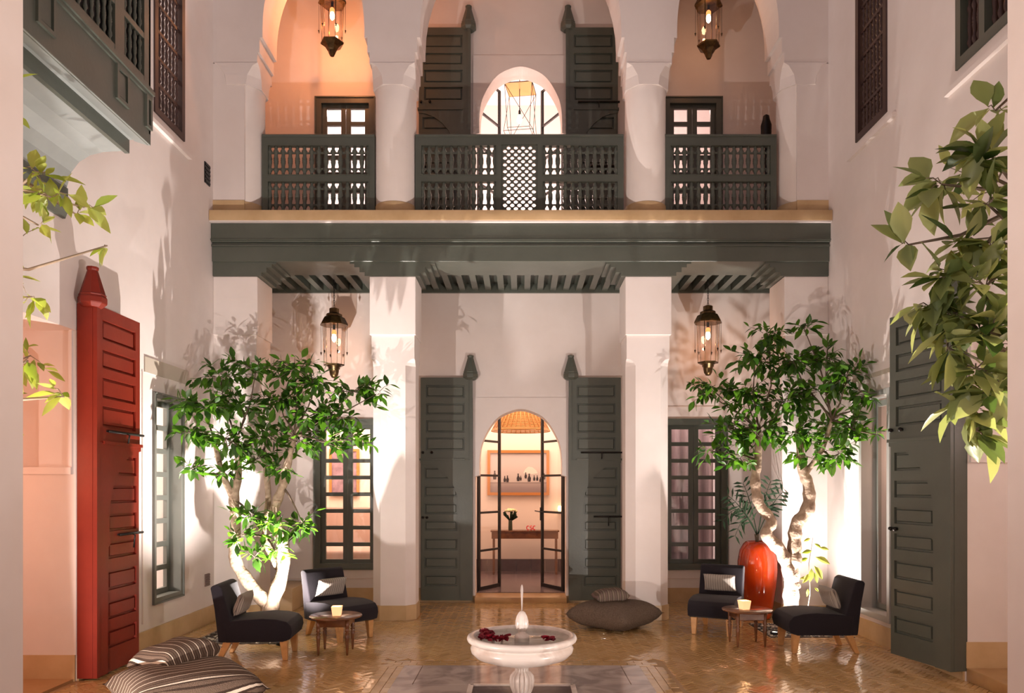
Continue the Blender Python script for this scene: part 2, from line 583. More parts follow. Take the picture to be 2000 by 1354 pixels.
# wall with the camera's opening
jz = 4.5
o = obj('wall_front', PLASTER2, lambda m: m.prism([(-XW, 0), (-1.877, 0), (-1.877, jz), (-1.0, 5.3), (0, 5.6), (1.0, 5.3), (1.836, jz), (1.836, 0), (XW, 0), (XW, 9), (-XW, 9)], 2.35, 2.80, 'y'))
tag(o, 'near plaster wall whose two jambs frame the view of the courtyard', 'wall', kind='structure')

# floor slab under the tiles, cut out for pool basin
FC = (0.01, 6.24)   # fountain centre
PR = 0.46
o = obj('floor', GROUT, lambda m: m.prism([(-XW - .4, 0.0), (XW + .4, 0.0), (XW + .4, YB + .4), (-XW - .4, YB + .4)], -.06, -.004, 'z',
        [[(FC[0] - PR, FC[1] - PR), (FC[0] + PR, FC[1] - PR), (FC[0] + PR, FC[1] + PR), (FC[0] - PR, FC[1] + PR)]]))
floor = tag(o, 'glossy ochre tiled courtyard floor laid in herringbone', 'floor', kind='structure')

BEDL = (-3.78, -2.80, 8.47, 9.48)
BEDR = (2.98, 3.98, 8.83, 9.72)
SLAB = 1.17
BORD = 0.27


def tile_ok(x, y):
    if abs(x) > XW - .02 or y > YB - .03 or y < 4.3: return False
    if abs(x - FC[0]) < SLAB + BORD and abs(y - FC[1]) < SLAB + BORD: return False
    for b in (BEDL, BEDR):
        if b[0] - .03 < x < b[1] + .03 and b[2] - .03 < y < b[3] + .03: return False
    for s in (-1, 1):
        if s * x > 3.5 and y > YP: return False
        if abs(x - s * 1.71) < .3 and YP < y < YP + .6: return False
    return True


def tile_geo(cx, cy, a, L, W, rr):
    """one bejmat tile: 8 corners, slightly tilted"""
    h = 0.001 + rr.random() * 0.0015
    tx, ty = rr.gauss(0, .010), rr.gauss(0, .010)
    ca, sa = math.cos(a), math.sin(a)
    top, bot = [], []
    for u, v in ((-1, -1), (1, -1), (1, 1), (-1, 1)):
        px, py = u * L / 2, v * W / 2
        e = 0.0022
        qx, qy = u * (L / 2 - e), v * (W / 2 - e)
        bot.append((cx + px * ca - py * sa, cy + px * sa + py * ca, -.006))
        top.append((cx + qx * ca - qy * sa, cy + qx * sa + qy * ca, h + qx * tx + qy * ty))
    return bot + top, [(4, 5, 6, 7), (0, 1, 5, 4), (1, 2, 6, 5), (2, 3, 7, 6), (3, 0, 4, 7)]


TL, TW = 0.150, 0.050
tiles = []
rr = random.Random(3)
# herringbone at 45 degrees: blocks of an L pair on a lattice
s2 = math.sqrt(.5)
for i in range(-150, 151):
    for j in range(-60, 61):
        # herringbone 3:1 lattice vectors (units of TW): (1,1) steps and (3,-3) shifts
        for k in range(2):
            if k == 0:
                u, v, a = i * 1.0 + j * 3.0, i * 1.0 - j * 3.0, 0.0
                cu, cv = u + 1.5, v + .5
            else:
                u, v, a = i * 1.0 + j * 3.0, i * 1.0 - j * 3.0, PI / 2
                cu, cv = u + 3.5, v - .5 - 0.0
                cu, cv = u + 3.5, v + 1.5 - 2.0 + 0.0
            x0, y0 = cu * TW, cv * TW
            x = (x0 - y0) * s2
            y = (x0 + y0) * s2 + 7.0
            if tile_ok(x, y):
                tiles.append((x, y, a + PI / 4))
# straight courses around the marble
n = int((2 * (SLAB + BORD)) / .152)
for side in range(4):
    for c in range(3):
        off = SLAB + .03 + c * .083
        for q in range(n + 1):
            t = -(SLAB + BORD) + (q + .5 + (.5 if c % 2 else 0)) * .152
            if abs(t) > SLAB + BORD - .07: continue
            if side == 0: x, y, a = t, off, 0
            elif side == 1: x, y, a = t, -off, 0
            elif side == 2: x, y, a = off, t, PI / 2
            else: x, y, a = -off, t, PI / 2
            if side >= 2 and abs(t) > SLAB + .02: continue
            tiles.append((FC[0] + x, FC[1] + y, a + 10))
vis = [t for t in tiles if t[1] > 6.12]
vis.sort(key=lambda t: t[1])
near = set(id(t) for t in vis[:300])
rest = MB(); rest.col = []
tilemesh = []
for q in range(10):
    mb = MB()
    vs, fs = tile_geo(0, 0, 0, TL - .003, TW - .003, rr)
    mb.add(vs, fs); mb.col = [rr.random()] * 5
    me = bpy.data.meshes.new('tile')
    me.from_pydata(mb.v, [], mb.f)
    ca = me.color_attributes.new('tone', 'FLOAT_COLOR', 'CORNER')
    tv = mb.col[0]
    ca.data.foreach_set('color', [tv, tv, tv, 1.0] * len(me.loops))
    me.materials.append(TILE)
    tilemesh.append(me)
fl = floor.location.copy()
for t in tiles:
    wide = t[2] > 9
    W = .080 if wide else TW - .003
    a = t[2] - 10 if wide else t[2]
    if id(t) in near and not wide:
        o = bpy.data.objects.new('tile', rr.choice(tilemesh))
        o.location = (t[0] - fl.x, t[1] - fl.y, -fl.z)
        o.rotation_euler = (0, 0, a)
        o.parent = floor
        COL.objects.link(o)
    else:
        vs, fs = tile_geo(t[0], t[1], a, TL - .003, W, rr)
        rest.add(vs, fs)
        rest.col += [rr.random()] * 5
o = rest.build('tile_field', TILE, floor, world=True, recalc=False)
o['kind'] = 'stuff'

# marble surround of the fountain, four slabs mitred round the sunken basin
cx, cy = FC
for k, (x0, x1, y0, y1) in enumerate(((-SLAB, -.99, PR, SLAB), (-.985, .985, PR, SLAB), (.99, SLAB, PR, SLAB),
                                      (-SLAB, -PR, -PR, PR - .004), (PR, SLAB, -PR, PR - .004), (-SLAB, SLAB, -SLAB, -PR - .004))):
    if k == 0:
        mslab = empty('marble_surround', (cx, cy, 0))
        tag(mslab, 'grey veined marble paving square sunk in the floor round the fountain', 'paving', kind='structure')
    obj('slab', MARBLEG, lambda m: m.box(cx + x0, cx + x1, cy + y0, cy + y1, -.02, .012), mslab, world=True, bevel=.003, seg=1)
obj('pool_lining', MARBLEG, lambda m: (m.box(cx - PR - .03, cx + PR + .03, cy - PR - .03, cy + PR + .03, -.11, -.075), m.box(cx - PR - .015, cx - PR + .004, cy - PR, cy + PR, -.08, .002),
    m.box(cx + PR - .004, cx + PR + .015, cy - PR, cy + PR, -.08, .002), m.box(cx - PR, cx + PR, cy + PR - .004, cy + PR + .015, -.08, .002), m.box(cx - PR, cx + PR, cy - PR - .015, cy - PR + .004, -.08, .002)), mslab, world=True)['kind'] = 'stuff'
obj('pool_rim', MARBLE, lambda m: (m.box(cx - PR - .02, cx - PR + .025, cy - PR, cy + PR, .0, .016), m.box(cx + PR - .025, cx + PR + .02, cy - PR, cy + PR, .0, .016),
    m.box(cx - PR, cx + PR, cy + PR - .025, cy + PR + .02, .0, .016), m.box(cx - PR, cx + PR, cy - PR - .02, cy - PR + .025, .0, .016)), mslab, world=True)['kind'] = 'stuff'
obj('pool_water', WATER, lambda m: m.add([(cx - PR + .005, cy - PR + .005, -.03), (cx + PR - .005, cy - PR + .005, -.03), (cx + PR - .005, cy + PR - .005, -.03), (cx - PR + .005, cy + PR - .005, -.03)], [(0, 1, 2, 3)]), mslab, world=True)

# stone skirting along the walls
BH = .22
for nm, f, lab in (
    ('baseboard_left', lambda m: m.box(-XW, -XW + .02, 6.87, YB, -.004, BH), 'low tan stone skirting along the left wall under the window'),
    ('baseboard_right', lambda m: m.box(XW - .02, XW, 6.87, YB, -.004, BH), 'low tan stone skirting along the right wall beside the glazed door'),
    ('baseboard_back', lambda m: (m.box(-XW, -1.56, YB - .02, YB, -.004, BH), m.box(1.56, XW, YB - .02, YB, -.004, BH), m.box(-1.56, -.71, YB - .02, YB, -.004, .10), m.box(.71, 1.56, YB - .02, YB, -.004, .10)), 'tan stone skirting at the foot of the rear wall'),
):
    tag(obj(nm, STONE, f), lab, 'skirting', kind='structure')
o = obj('floor_threshold', STEPW, lambda m: m.box(-.71, .71, YB - .14, YB + .36, -.004, .09), bevel=.01)
tag(o, 'tan stone step in front of the lower arched doorway', 'step', kind='structure')
o = obj('stone_bench_step', STONE, lambda m: m.box(-XW + .02, -3.28, 10.66, YB - .02, -.002, .33), bevel=.01)
tag(o, 'square tan stone block in the corner behind the left tree', 'step', kind='structure')


# ------------------------------------------------------------------ piers below, columns above
def chamf(x0, x1, y0, y1, c, corners=(1, 1, 1, 1)):
    p = []
    for (x, y, dx, dy), k in zip(((x0, y0, 1, 1), (x1, y0, -1, 1), (x1, y1, -1, -1), (x0, y1, 1, -1)), corners):
        if not k: p.append((x, y)); continue
        a, b = (x, y + dy * c), (x + dx * c, y)
        p += [a, b] if (dx * dy > 0) else [b, a]
    return p


def ring(m, loops):
    """stack of equal-count loops (pts2d, z) joined by quads with caps"""
    n = len(loops[0][0])
    vs = [(p[0], p[1], z) for l, z in loops for p in l]
    fs = []
    for k in range(len(loops) - 1):
        for i in range(n):
            j = (i + 1) % n
            fs.append((k * n + i, k * n + j, (k + 1) * n + j, (k + 1) * n + i))
    fs.append(tuple(reversed(range(n))))
    fs.append(tuple((len(loops) - 1) * n + i for i in range(n)))
    m.add(vs, fs)


def pier(x0, x1, corners, lab, inx=(0.02, 0.02)):
    t = empty('pier', ((x0 + x1) / 2, YP + .3, 0))
    tag(t, lab, 'pier', kind='structure')
    a, b = x0 + inx[0], x1 - inx[1]
    y0, y1 = YP + .03, YP + .58
    e = 1e-4
    def shaft(m):
        L = lambda c: chamf(a, b, y0, y1, c, (1, 1, 1, 1)) if all(corners) else chamf(a, b, y0, y1, max(c, e), corners)
        ring(m, [(L(.12), .19), (L(.12), 3.42), (L(.10), 3.46), (L(.06), 3.495), (L(e), 3.51), (L(e), 3.825)])
    obj('shaft', PLASTER, shaft, t, world=True)
    obj('base', STONE, lambda m: m.prism(chamf(a - .012, b + .012, y0 - .012, y1 + .012, .12, corners), -.004, .20, 'z'), t, world=True)
    obj('capital_block', PLASTER, lambda m: m.box(x0, x1, YP, YP + .6, 3.825, 4.605), t, world=True, bevel=.006, seg=1)


pier(-2.02, -1.405, (1, 1, 1, 1), 'white chamfered pier between the left bay and the central doorway')
pier(1.40, 2.015, (1, 1, 1, 1), 'white chamfered pier behind the brown floor cushions')
pier(-XW, -3.52, (0, 1, 0, 0), 'white half pier against the left wall behind the left tree', (0, .02))
pier(3.525, XW, (1, 0, 0, 0), 'white half pier against the right wall behind the right tree', (.02, 0))


def column(cx, lab, half=0):
    t = empty('column', (cx, 10.2, ZF2))
    tag(t, lab, 'column', kind='structure')
    obj('shaft', PLASTER, lambda m: m.lathe([(.276, 5.60), (.276, 7.12), (.285, 7.16), (.285, 7.18)], cx, 10.2, 0, 40), t, world=True)
    obj('base', STONE, lambda m: m.lathe([(.285, ZF2), (.285, 5.61), (.278, 5.62)], cx, 10.2, 0, 40), t, world=True)
    def cap(m):
        L = lambda h, c: chamf(cx - h, cx + h, 10.2 - h, 10.2 + h, c)
        ring(m, [(L(.29, .16), 7.17), (L(.29, .14), 7.30), (L(.29, .07), 7.42), (L(.29, .001), 7.46)])
    obj('capital', PLASTER, cap, t, world=True)


column(-1.71, 'white round upper column left of the central balcony arch')
column(1.71, 'white round upper column right of the central balcony arch')
column(-3.80, 'white engaged upper column at the left end of the balcony')
column(3.80, 'white engaged upper column at the right end of the balcony')
for s, nm in ((-1, 'left'), (1, 'right')):
    x0, x1 = sorted((s * XW, s * 3.69))
    o = obj('trim_%d' % (3 if s < 0 else 4), PLASTER, lambda m: m.box(x0, x1, YP, 10.5, 5.62, 7.46))
    tag(o, 'flat white pilaster strip of the upper gallery beside the %s wall' % nm, 'pilaster', kind='structure')
    o = obj('trim_%d' % (5 if s < 0 else 6), STONE, lambda m: m.box(x0, x1, YP - .012, 10.5, ZF2, 5.62))
    tag(o, 'tan stone foot of the upper pilaster beside the %s wall' % nm, 'pilaster base', kind='structure')


def half_arch(c, hw, top, n=12):
    """left foot to right foot of one upper arch with two small corbels a side"""
    L = [(-hw, 7.45), (-hw, 7.60), (-hw + .03, 7.60), (-hw + .03, 7.80), (-hw + .07, 7.80), (-hw + .07, 7.92)]
    r = hw - .07
    L += [(-r * math.cos(a), 7.92 + (top - 7.92) * math.sin(a)) for a in [PI / 2 * k / n for k in range(1, n)]]
    pts = L + [(0, top + .05)] + [(-x, z) for x, z in reversed(L)]
    return [(c + x, z) for x, z in pts]


o = obj('wall_arcade', PLASTER, lambda m: m.prism([(-XW, 7.45)] + half_arch(-2.77, .75, 9.15) + half_arch(0, 1.416, 9.6) + half_arch(2.77, .75, 9.15) + [(XW, 7.45), (XW, 10.6), (-XW, 10.6)], YP, YP + .58, 'y'))
tag(o, 'plaster arcade wall with three arches over the upper balcony', 'wall', kind='structure')

# beam, slab, ceilings
beam = empty('beam', (0, YP, 4.6))
tag(beam, 'long sage grey painted beam spanning under the upper balcony', 'beam', kind='structure')
X1 = XW - .004
obj('beam_band', GREY, lambda m: m.box(-X1, X1, YP - .085, YP + .6, 5.04, 5.287), beam, world=True, bevel=.006, seg=1)
obj('beam_band', GREY, lambda m: m.box(-X1, X1, YP - .05, YP + .6, 4.79, 5.038), beam, world=True, bevel=.006, seg=1)
obj('beam_bead', GREY, lambda m: (m.box(-X1, X1, YP - .07, YP - .05, 4.985, 5.005), m.box(-X1, X1, YP - .10, YP - .085, 5.06, 5.075)), beam, world=True)['kind'] = 'stuff'
def notch(c, hw, stp=.09):
    L = [(-hw, 4.606), (-hw + .03, 4.606), (-hw + .03, 4.66), (-hw + stp, 4.66), (-hw + stp, 4.725), (-hw + 2 * stp, 4.725), (-hw + 2 * stp, 4.79)]
    return [(c + x, z) for x, z in L] + [(c - x, z) for x, z in reversed(L)]
outl = [(-X1, 4.606)] + notch(-2.77, .75, .10) + notch(0, 1.402, .10) + notch(2.77, .75, .10) + [(X1, 4.606)]
# split in pieces per pier so each is a simple closed prism
def halfblock(xa, xb, la, lb):
    """bracket block over a pier, steps on the open sides"""
    p = [(xa, 4.606), (xb, 4.606)]
    if lb: p += [(xb + .06, 4.606), (xb + .06, 4.655), (xb + .13, 4.655), (xb + .13, 4.72), (xb + .20, 4.72), (xb + .20, 4.765), (xb + .26, 4.765), (xb + .26, 4.79)]
    else: p += [(xb, 4.79)]
    if la: p += [(xa - .26, 4.79), (xa - .26, 4.765), (xa - .20, 4.765), (xa - .20, 4.72), (xa - .13, 4.72), (xa - .13, 4.655), (xa - .06, 4.655), (xa - .06, 4.606)]
    else: p += [(xa, 4.79)]
    return p
for xa, xb, la, lb in ((-X1, -3.52, 0, 1), (-2.02, -1.405, 1, 1), (1.40, 2.015, 1, 1), (3.525, X1, 1, 0)):
    obj('beam_bracket', GREY, lambda m: m.prism(halfblock(xa, xb, la, lb), YP - .02, YP + .6, 'y'), beam, world=True)
obj('beam_fillet', PLASTER, lambda m: m.box(-X1, X1, YP - .14, YP + .6, 5.288, 5.304), beam, world=True)
o = obj('slab', STONE, lambda m: m.box(-X1, X1, YP - .15, YB - .002, 5.305, ZF2), bevel=.006)
tag(o, 'tan stone balcony floor edge above the grey beam', 'slab', kind='structure')
ceil = empty('ceiling', (0, 11, 4.8))
tag(ceil, 'grey joisted ceiling of the lower gallery', 'ceiling', kind='structure')
obj('ceiling_board', GREY, lambda m: m.box(-X1, X1, YP + .6, YB, 4.94, 4.97), ceil, world=True)
obj('ceiling_plate', GREY, lambda m: m.box(-X1, X1, YB - .05, YB - .002, 4.80, 4.94), ceil, world=True)
jm = MB().box(-.045, .045, YP + .602 - 11, YB - .052 - 11, 4.835 - 4.8, 4.938 - 4.8)
j0 = jm.build('joist', GREY, ceil)
x = -3.9
first = True
while x < 3.95:
    j = j0 if first else j0.copy()
    if not first: COL.objects.link(j)
    j.parent = ceil
    j.location = (x, 0, 0)
    first = False
    x += .2
o = obj('ceiling_upper', PLASTER, lambda m: m.box(-XW, XW, YP + .58, YB, 9.9, 10.0))
tag(o, 'plain plaster ceiling above the upper balcony', 'ceiling', kind='structure')

for k_, (f, lab) in enumerate((
    (lambda m: m.box(-XW, -XW + .010, 8.05, 8.068, .30, 3.05), 'thin vertical plaster bead between the red door and the left window'),
    (lambda m: m.box(2.05, XW - .02, YB - .010, YB, 3.03, 3.045), 'thin plaster line above the right gallery window'),
    (lambda m: m.box(-XW + .02, -2.0, YB - .010, YB, .36, .372), 'thin plaster line under the left gallery window'),
    (lambda m: m.box(2.0, XW - .02, YB - .010, YB, .36, .372), 'thin plaster line under the right gallery window'))):
    tag(obj('trim_%d' % (20 + k_), PLASTER2, f), lab, 'moulding', kind='structure')
# little drip mouldings on the side walls
for k, (sx, y0, y1, z) in enumerate(((1, 8.12, 9.27, 5.85), (1, 5.9, 7.14, 5.54), (-1, 8.1, 9.18, 5.84))):
    x0, x1 = sorted((sx * XW, sx * (XW - .045)))
    o = obj('trim_%d' % (7 + k), PLASTER, lambda m: m.box(x0, x1, y0, y1, z, z + .05))
    tag(o, ('thin plaster ledge under the far upper window of the right wall', 'thin plaster ledge under the near upper window of the right wall', 'thin plaster ledge under the upper window of the left wall')[k], 'ledge', kind='structure')
# hood strips above the lower side window and door
BAND = mat('tan_band', (0.50, 0.44, 0.36), 0.6)
o = obj('trim_10', BAND, lambda m: m.box(-XW, -XW + .012, 8.1, 9.15, 3.05, 3.22))
tag(o, 'faint grey plaster band above the left lower window', 'band', kind='structure')
o = obj('trim_11', BAND, lambda m: m.box(XW - .012, XW, 7.7, 9.2, 3.07, 3.12))
tag(o, 'faint grey plaster band above the right glazed door', 'band', kind='structure')


# ------------------------------------------------------------------ rooms behind the openings
def room(nm, x0, x1, y0, y1, z0, z1, mt, lab, skip='', t=.05):
    m = MB()
    if 'f' not in skip: m.box(x0 - t, x1 + t, y0 - t, y0, z0 - t, z1 + t)
    if 'b' not in skip: m.box(x0 - t, x1 + t, y1, y1 + t, z0 - t, z1 + t)
    if 'l' not in skip: m.box(x0 - t, x0, y0, y1, z0 - t, z1 + t)
    if 'r' not in skip: m.box(x1, x1 + t, y0, y1, z0 - t, z1 + t)
    m.box(x0, x1, y0, y1, z1, z1 + t)
    if 'd' not in skip: m.box(x0, x1, y0, y1, z0 - t, z0)
    return tag(m.build(nm, mt), lab, 'room', kind='structure')


YR = YB + .35
room('wall_salon', -1.55, 1.55, YR, 14.9, .09, 3.7, PEACHW, 'warm peach walls of the room through the lower arch', 'fd')
room('wall_bedroom', -4.3, -1.62, YR, 15.0, .1, 3.6, PEACHW, 'warm lit walls of the room behind the left gallery window', 'f')
room('wall_sitting_room', 1.62, 4.3, YR, 14.6, .1, 3.6, ROOMW, 'dim pinkish walls of the room behind the right gallery window', 'f')
room('wall_upper_middle', -1.6, 1.6, YR, 15.2, ZF2, 9.6, ROOMW, 'bright pinkish walls of the room through the upper arch', 'f')
room('wall_upper_left', -4.4, -1.67, YR, 14.6, ZF2, 9.4, ROOMW, 'bright white room behind the upper left french window', 'f')
room('wall_upper_right', 1.67, 4.4, YR, 14.6, ZF2, 9.4, ROOMW, 'softly lit room behind the upper right french window', 'f')
room('wall_left_room', -7.0, -XW - .35, 7.4, 10.6, .1, 3.5, ROOMW, 'brightly lit room behind the left lower window', 'r')
room('wall_left_upper_room', -7.0, -XW - .35, 7.4, 10.6, 5.4, 9.4, ROOMW, 'pale room behind the upper grille window of the left wall', 'r')
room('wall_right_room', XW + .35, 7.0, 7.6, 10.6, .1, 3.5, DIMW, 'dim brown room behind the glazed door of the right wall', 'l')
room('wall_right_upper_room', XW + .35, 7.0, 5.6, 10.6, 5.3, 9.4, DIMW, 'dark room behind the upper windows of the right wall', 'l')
o = obj('floor_salon', GREYFLOOR, lambda m: m.box(-1.55, 1.55, YR, 14.9, .02, .10))
tag(o, 'greyish purple polished floor of the salon', 'floor', kind='structure')
o = obj('baseboard_salon', GREYFLOOR, lambda m: [m.box(-1.54 + i * .29, -1.54 + i * .29 + .285, 14.87, 14.9, .10, .32) for i in range(10)] + [m.box(-1.54, 1.54, 14.88, 14.9, .32, .34)])
o['kind'] = 'structure'
tag(o, 'dark tiled skirting at the back of the salon', 'skirting', kind='structure')

# side alcoves near the camera
ay = 6.865
nich = [(-5.2, 1.97), (-5.2, 2.5), (-5.13, 2.78), (-5.0, 2.98), (-4.85, 3.1), (-4.7, 3.15), (-4.55, 3.1), (-4.40, 2.97), (-4.28, 2.76), (-4.21, 2.5), (-4.21, 1.97)]
o = obj('wall_left_alcove', PLASTER, lambda m: (m.prism(rect(-6.6, -XW - .005, -.004, 3.7), ay, ay + .3, 'y', [nich]), m.box(-6.6, -4.1, ay + .25, ay + .3, 1.9, 3.4),
    m.box(-6.65, -6.6, 4.6, ay + .1, -.004, 3.75), m.box(-6.6, -XW - .36, 4.6, 4.65, -.004, 3.75), m.box(-6.6, -XW - .35, 4.6, ay + .1, 3.7, 3.75)))
tag(o, 'orange lit plaster passage with an arched niche left of the red door', 'alcove', kind='structure')
o = obj('trim_12', PLASTER, lambda m: (m.box(-5.3, -4.135, ay - .045, ay, 1.91, 1.975), m.box(-4.165, -4.135, ay - .03, ay, 1.975, 3.24)))
tag(o, 'thin plaster sill moulding below the arched niche', 'moulding', kind='structure')
o = obj('baseboard_left_alcove', STONE, lambda m: m.box(-6.6, -XW - .005, ay - .015, ay, -.003, .24))
tag(o, 'tan stone skirting in the left passage', 'skirting', kind='structure')
o = obj('floor_left_alcove', STEPW, lambda m: m.box(-6.6, -XW - .02, 4.6, ay, -.004, .02))
tag(o, 'brown polished floor of the left passage', 'floor', kind='structure')
by = 6.865
o = obj('wall_right_alcove', PLASTER, lambda m: (m.box(XW + .005, 6.6, by, by + .1, -.004, 3.7), m.box(6.6, 6.65, 4.6, by + .1, -.004, 3.75), m.box(XW + .36, 6.6, 4.6, 4.65, -.004, 3.75),
    m.box(XW + .35, 6.6, 4.6, by + .1, 3.7, 3.75)))
tag(o, 'pale pink plaster passage right of the grey door leaf', 'alcove', kind='structure')
o = obj('trim_13', PLASTER, lambda m: (m.box(XW + .03, 6.6, by - .04, by, 2.02, 2.06), m.box(XW + .035, XW + .06, by - .03, by, 2.06, 3.1)))
tag(o, 'thin plaster moulding line across the right passage wall', 'moulding', kind='structure')
o = obj('baseboard_right_alcove', STONE, lambda m: m.box(XW + .005, 6.6, by - .015, by, .12, .36))
tag(o, 'tan stone skirting in the right passage', 'skirting', kind='structure')
o = obj('floor_right_alcove', STEPW, lambda m: m.box(XW + .01, 6.6, 4.6, by, -.004, .12), bevel=.01)
tag(o, 'raised brown stone step of the right passage', 'step', kind='structure')


# ------------------------------------------------------------------ door leaves
SU = .003055


def leaf(name, mt, loc, rz, mir, label, bolts, post, sc=1.0):
    """tall riad door leaf: hinge at local x=0, face towards -y; u runs to the free edge"""
    t = empty(name, loc, rz)
    tag(t, label, 'door', kind='structure')
    S = SU * sc
    U = lambda x: (x - 808) * S * mir
    Z = lambda y: (1283 - y) * S
    def B(m, xa, xb, ya, yb, f, b):
        u0, u1 = sorted((U(xa), U(xb)))
        m.box(u0, u1, f, b, Z(yb), Z(ya))
    H = lambda xa, xb, ya, yb: [(U(xa), Z(yb)), (U(xb), Z(yb)), (U(xb), Z(ya)), (U(xa), Z(ya))]
    obj('leaf_board', mt, lambda m: B(m, 808, 1070, 158, 1283, 0, .045), t)
    up = [(197, 258), (288, 345), (373, 436), (460, 525)]
    lo = [(612, 672), (705, 760), (793, 847), (880, 932), (970, 1030), (1065, 1120), (1155, 1210)]
    obj('upper_frame', mt, lambda m: m.prism(H(808.8, 1069.5, 158.5, 573), -.032, .001, 'y', [H(848, 1042, a, b) for a, b in up]), t)
    obj('lower_frame', mt, lambda m: m.prism(H(866, 1066, 578, 1283), -.028, .001, 'y', [H(884, 1050, a, b) for a, b in lo]), t)
    arc = [(1070, 590), (1030, 597), (990, 613), (950, 643), (918, 680), (896, 720), (884, 760), (879, 810), (879, 850), (888, 866), (888, 882), (873, 896), (870, 915), (870, 1283)]
    obj('arched_surround', mt, lambda m: m.prism([(U(809.4), Z(1282.5)), (U(809.4), Z(573.6)), (U(1070), Z(573.6))] + [(U(a), Z(b)) for a, b in arc], -.044, .001, 'y'), t)
    obj('rail', mt, lambda m: B(m, 846, 1074, 567, 577, -.058, .0), t)
    obj('hinge_batten', mt, lambda m: (B(m, 806.6, 822, 157.6, 1283, -.052, -.0)), t)
    for a, b in up + lo:
        l = 848 if a < 573 else 884
        r = 1042 if a < 573 else 1050
        u0, u1 = sorted((U(l + 7), U(r - 7)))
        obj('panel', mt, lambda m: m.frustum(u0, u1, Z(b - 7), Z(a + 7), .0, -.022, .008), t)
    if post:
        u0, u1 = sorted((U(805), U(805) + mir * .06))
        obj('hinge_post', mt, lambda m: m.box(u0 - .0, u1, -.012, post, 0, Z(158)), t)
    # pivot bracket at the top of the hinge side
    obj('pivot_finial', mt, lambda m: m.lathe([(.07, -.035), (.085, -.03), (.118, .0), (.122, .01), (.122, .055), (.112, .075), (.116, .085), (.108, .095), (.046, .31), (.052, .325), (.052, .345), (.0, .35)],
        U(818), .01, Z(158), 8, False, rot=PI / 8), t)
    if bolts == 'bolt':
        for xa, xb, y, hx, hl in ((868, 1078, 537, 972, 32), (932, 1074, 860, 1006, 46)):
            b = obj('bolt', IRON, lambda m: (m.tube([(U(xa), -.055, Z(y)), (U(xb), -.055, Z(y))], .013, 8),
                m.box(min(U(xa), U(xb)), max(U(xa), U(xb)), -.04, -.02, Z(y) - .006, Z(y) + .010)), t)
            obj('bolt_hook', IRON, lambda m: m.tube([(U(hx), -.055, Z(y)), (U(hx), -.085, Z(y + 6)), (U(hx), -.07, Z(y + hl))], .008, 6), b)
    else:
        for x, y in ((1057, 537), (1012, 537), (1057, 865), (1036, 865)):
            obj('bolt_keeper', IRON, lambda m: m.lathe([(.014, 0), (.016, .02), (.022, .035), (.02, .05), (.0, .06)], 0, 0, 0, 10), t)
            k = bpy.context.scene.collection.objects[-1]
            k.rotation_euler = (PI / 2, 0, 0)
            k.location = (U(x), -.02, Z(y))
    return t


DY = YB - .075
leaf('door_1', GREY, (-.745, DY, .04), 0, -1, 'tall sage grey panelled door leaf left of the lower arch', 'keeper', 0)
leaf('door_2', GREY, (.745, DY, .04), 0, 1, 'tall sage grey panelled door leaf with black bolts right of the lower arch', 'bolt', 0)
leaf('door_3', GREY, (-.775, DY, ZF2), 0, -1, 'sage grey panelled door leaf left of the upper arch behind the balcony', 'keeper', 0)
leaf('door_4', GREY, (.70, DY, ZF2), 0, 1, 'sage grey panelled door leaf with a bolt right of the upper arch', 'bolt', 0)
# red leaf lies against the left wall: face to +x, hinge near the camera, free edge away
leaf('door_5', RED, (-3.97, 6.87, .02), PI / 2, 1, 'tall brick red panelled door leaf folded back on the left wall', 'bolt', .13, 1.01)
leaf('door_6', GREY, (4.0, 6.84, .09), math.radians(-76.5), -1, 'tall dark grey panelled door leaf standing open at the right wall', 'keeper', .13, 1.0)
d6 = bpy.data.objects['door_6']


# ------------------------------------------------------------------ steel arch doors
def steel(name, base, hx, sgn, label, ang):
    t = empty(name, (hx, YB + .47, base), ang)
    tag(t, label, 'door', kind='structure')
    W = .69
    s = sgn
    X = lambda u: u * s
    def bar(m, u0, u1, z0, z1, d=.018):
        a, b = sorted((X(u0), X(u1)))
        m.box(a, b, -d, d, z0, z1)
    obj('stile', BLACK, lambda m: bar(m, 0, .055, 0, 3.06), t)
    obj('stile', BLACK, lambda m: bar(m, W - .045, W, 0, 3.06), t)
    zs = [0, .63, 1.25, 1.86, 2.43, 3.06]
    for i, z in enumerate(zs):
        h = .06 if i == 0 else .035
        z0 = z if i < 5 else z - h
        obj('rail', BLACK, lambda m: bar(m, .05, W - .04, z0, z0 + h, .014), t)
    for i in range(5):
        obj('pane', GLASS, lambda m: bar(m, .05, W - .04, zs[i] + .03, zs[i + 1], .003), t)
    if sgn < 0:
        obj('handle', BLACK, lambda m: (m.tube([(X(W - .02), -.06, 1.27), (X(W + .1), -.07, 1.28), (X(W - .16), -.06, 1.26)], .010, 6), m.box(X(W) - .01, X(W) + .02, -.03, .03, 1.12, 1.34)), t)


steel('door_7', .10, -.695, 1, 'black steel and glass door leaf opened inward on the left of the lower arch', math.radians(60))
steel('door_8', .10, .70, -1, 'black steel and glass door leaf opened inward on the right of the lower arch', math.radians(-60))
steel('door_9', ZF2 + .01, -.695, 1, 'black steel glazed leaf opened inward on the left of the upper arch', math.radians(60))
steel('door_10', ZF2 + .01, .70, -1, 'black steel glazed leaf opened inward on the right of the upper arch', math.radians(-60))


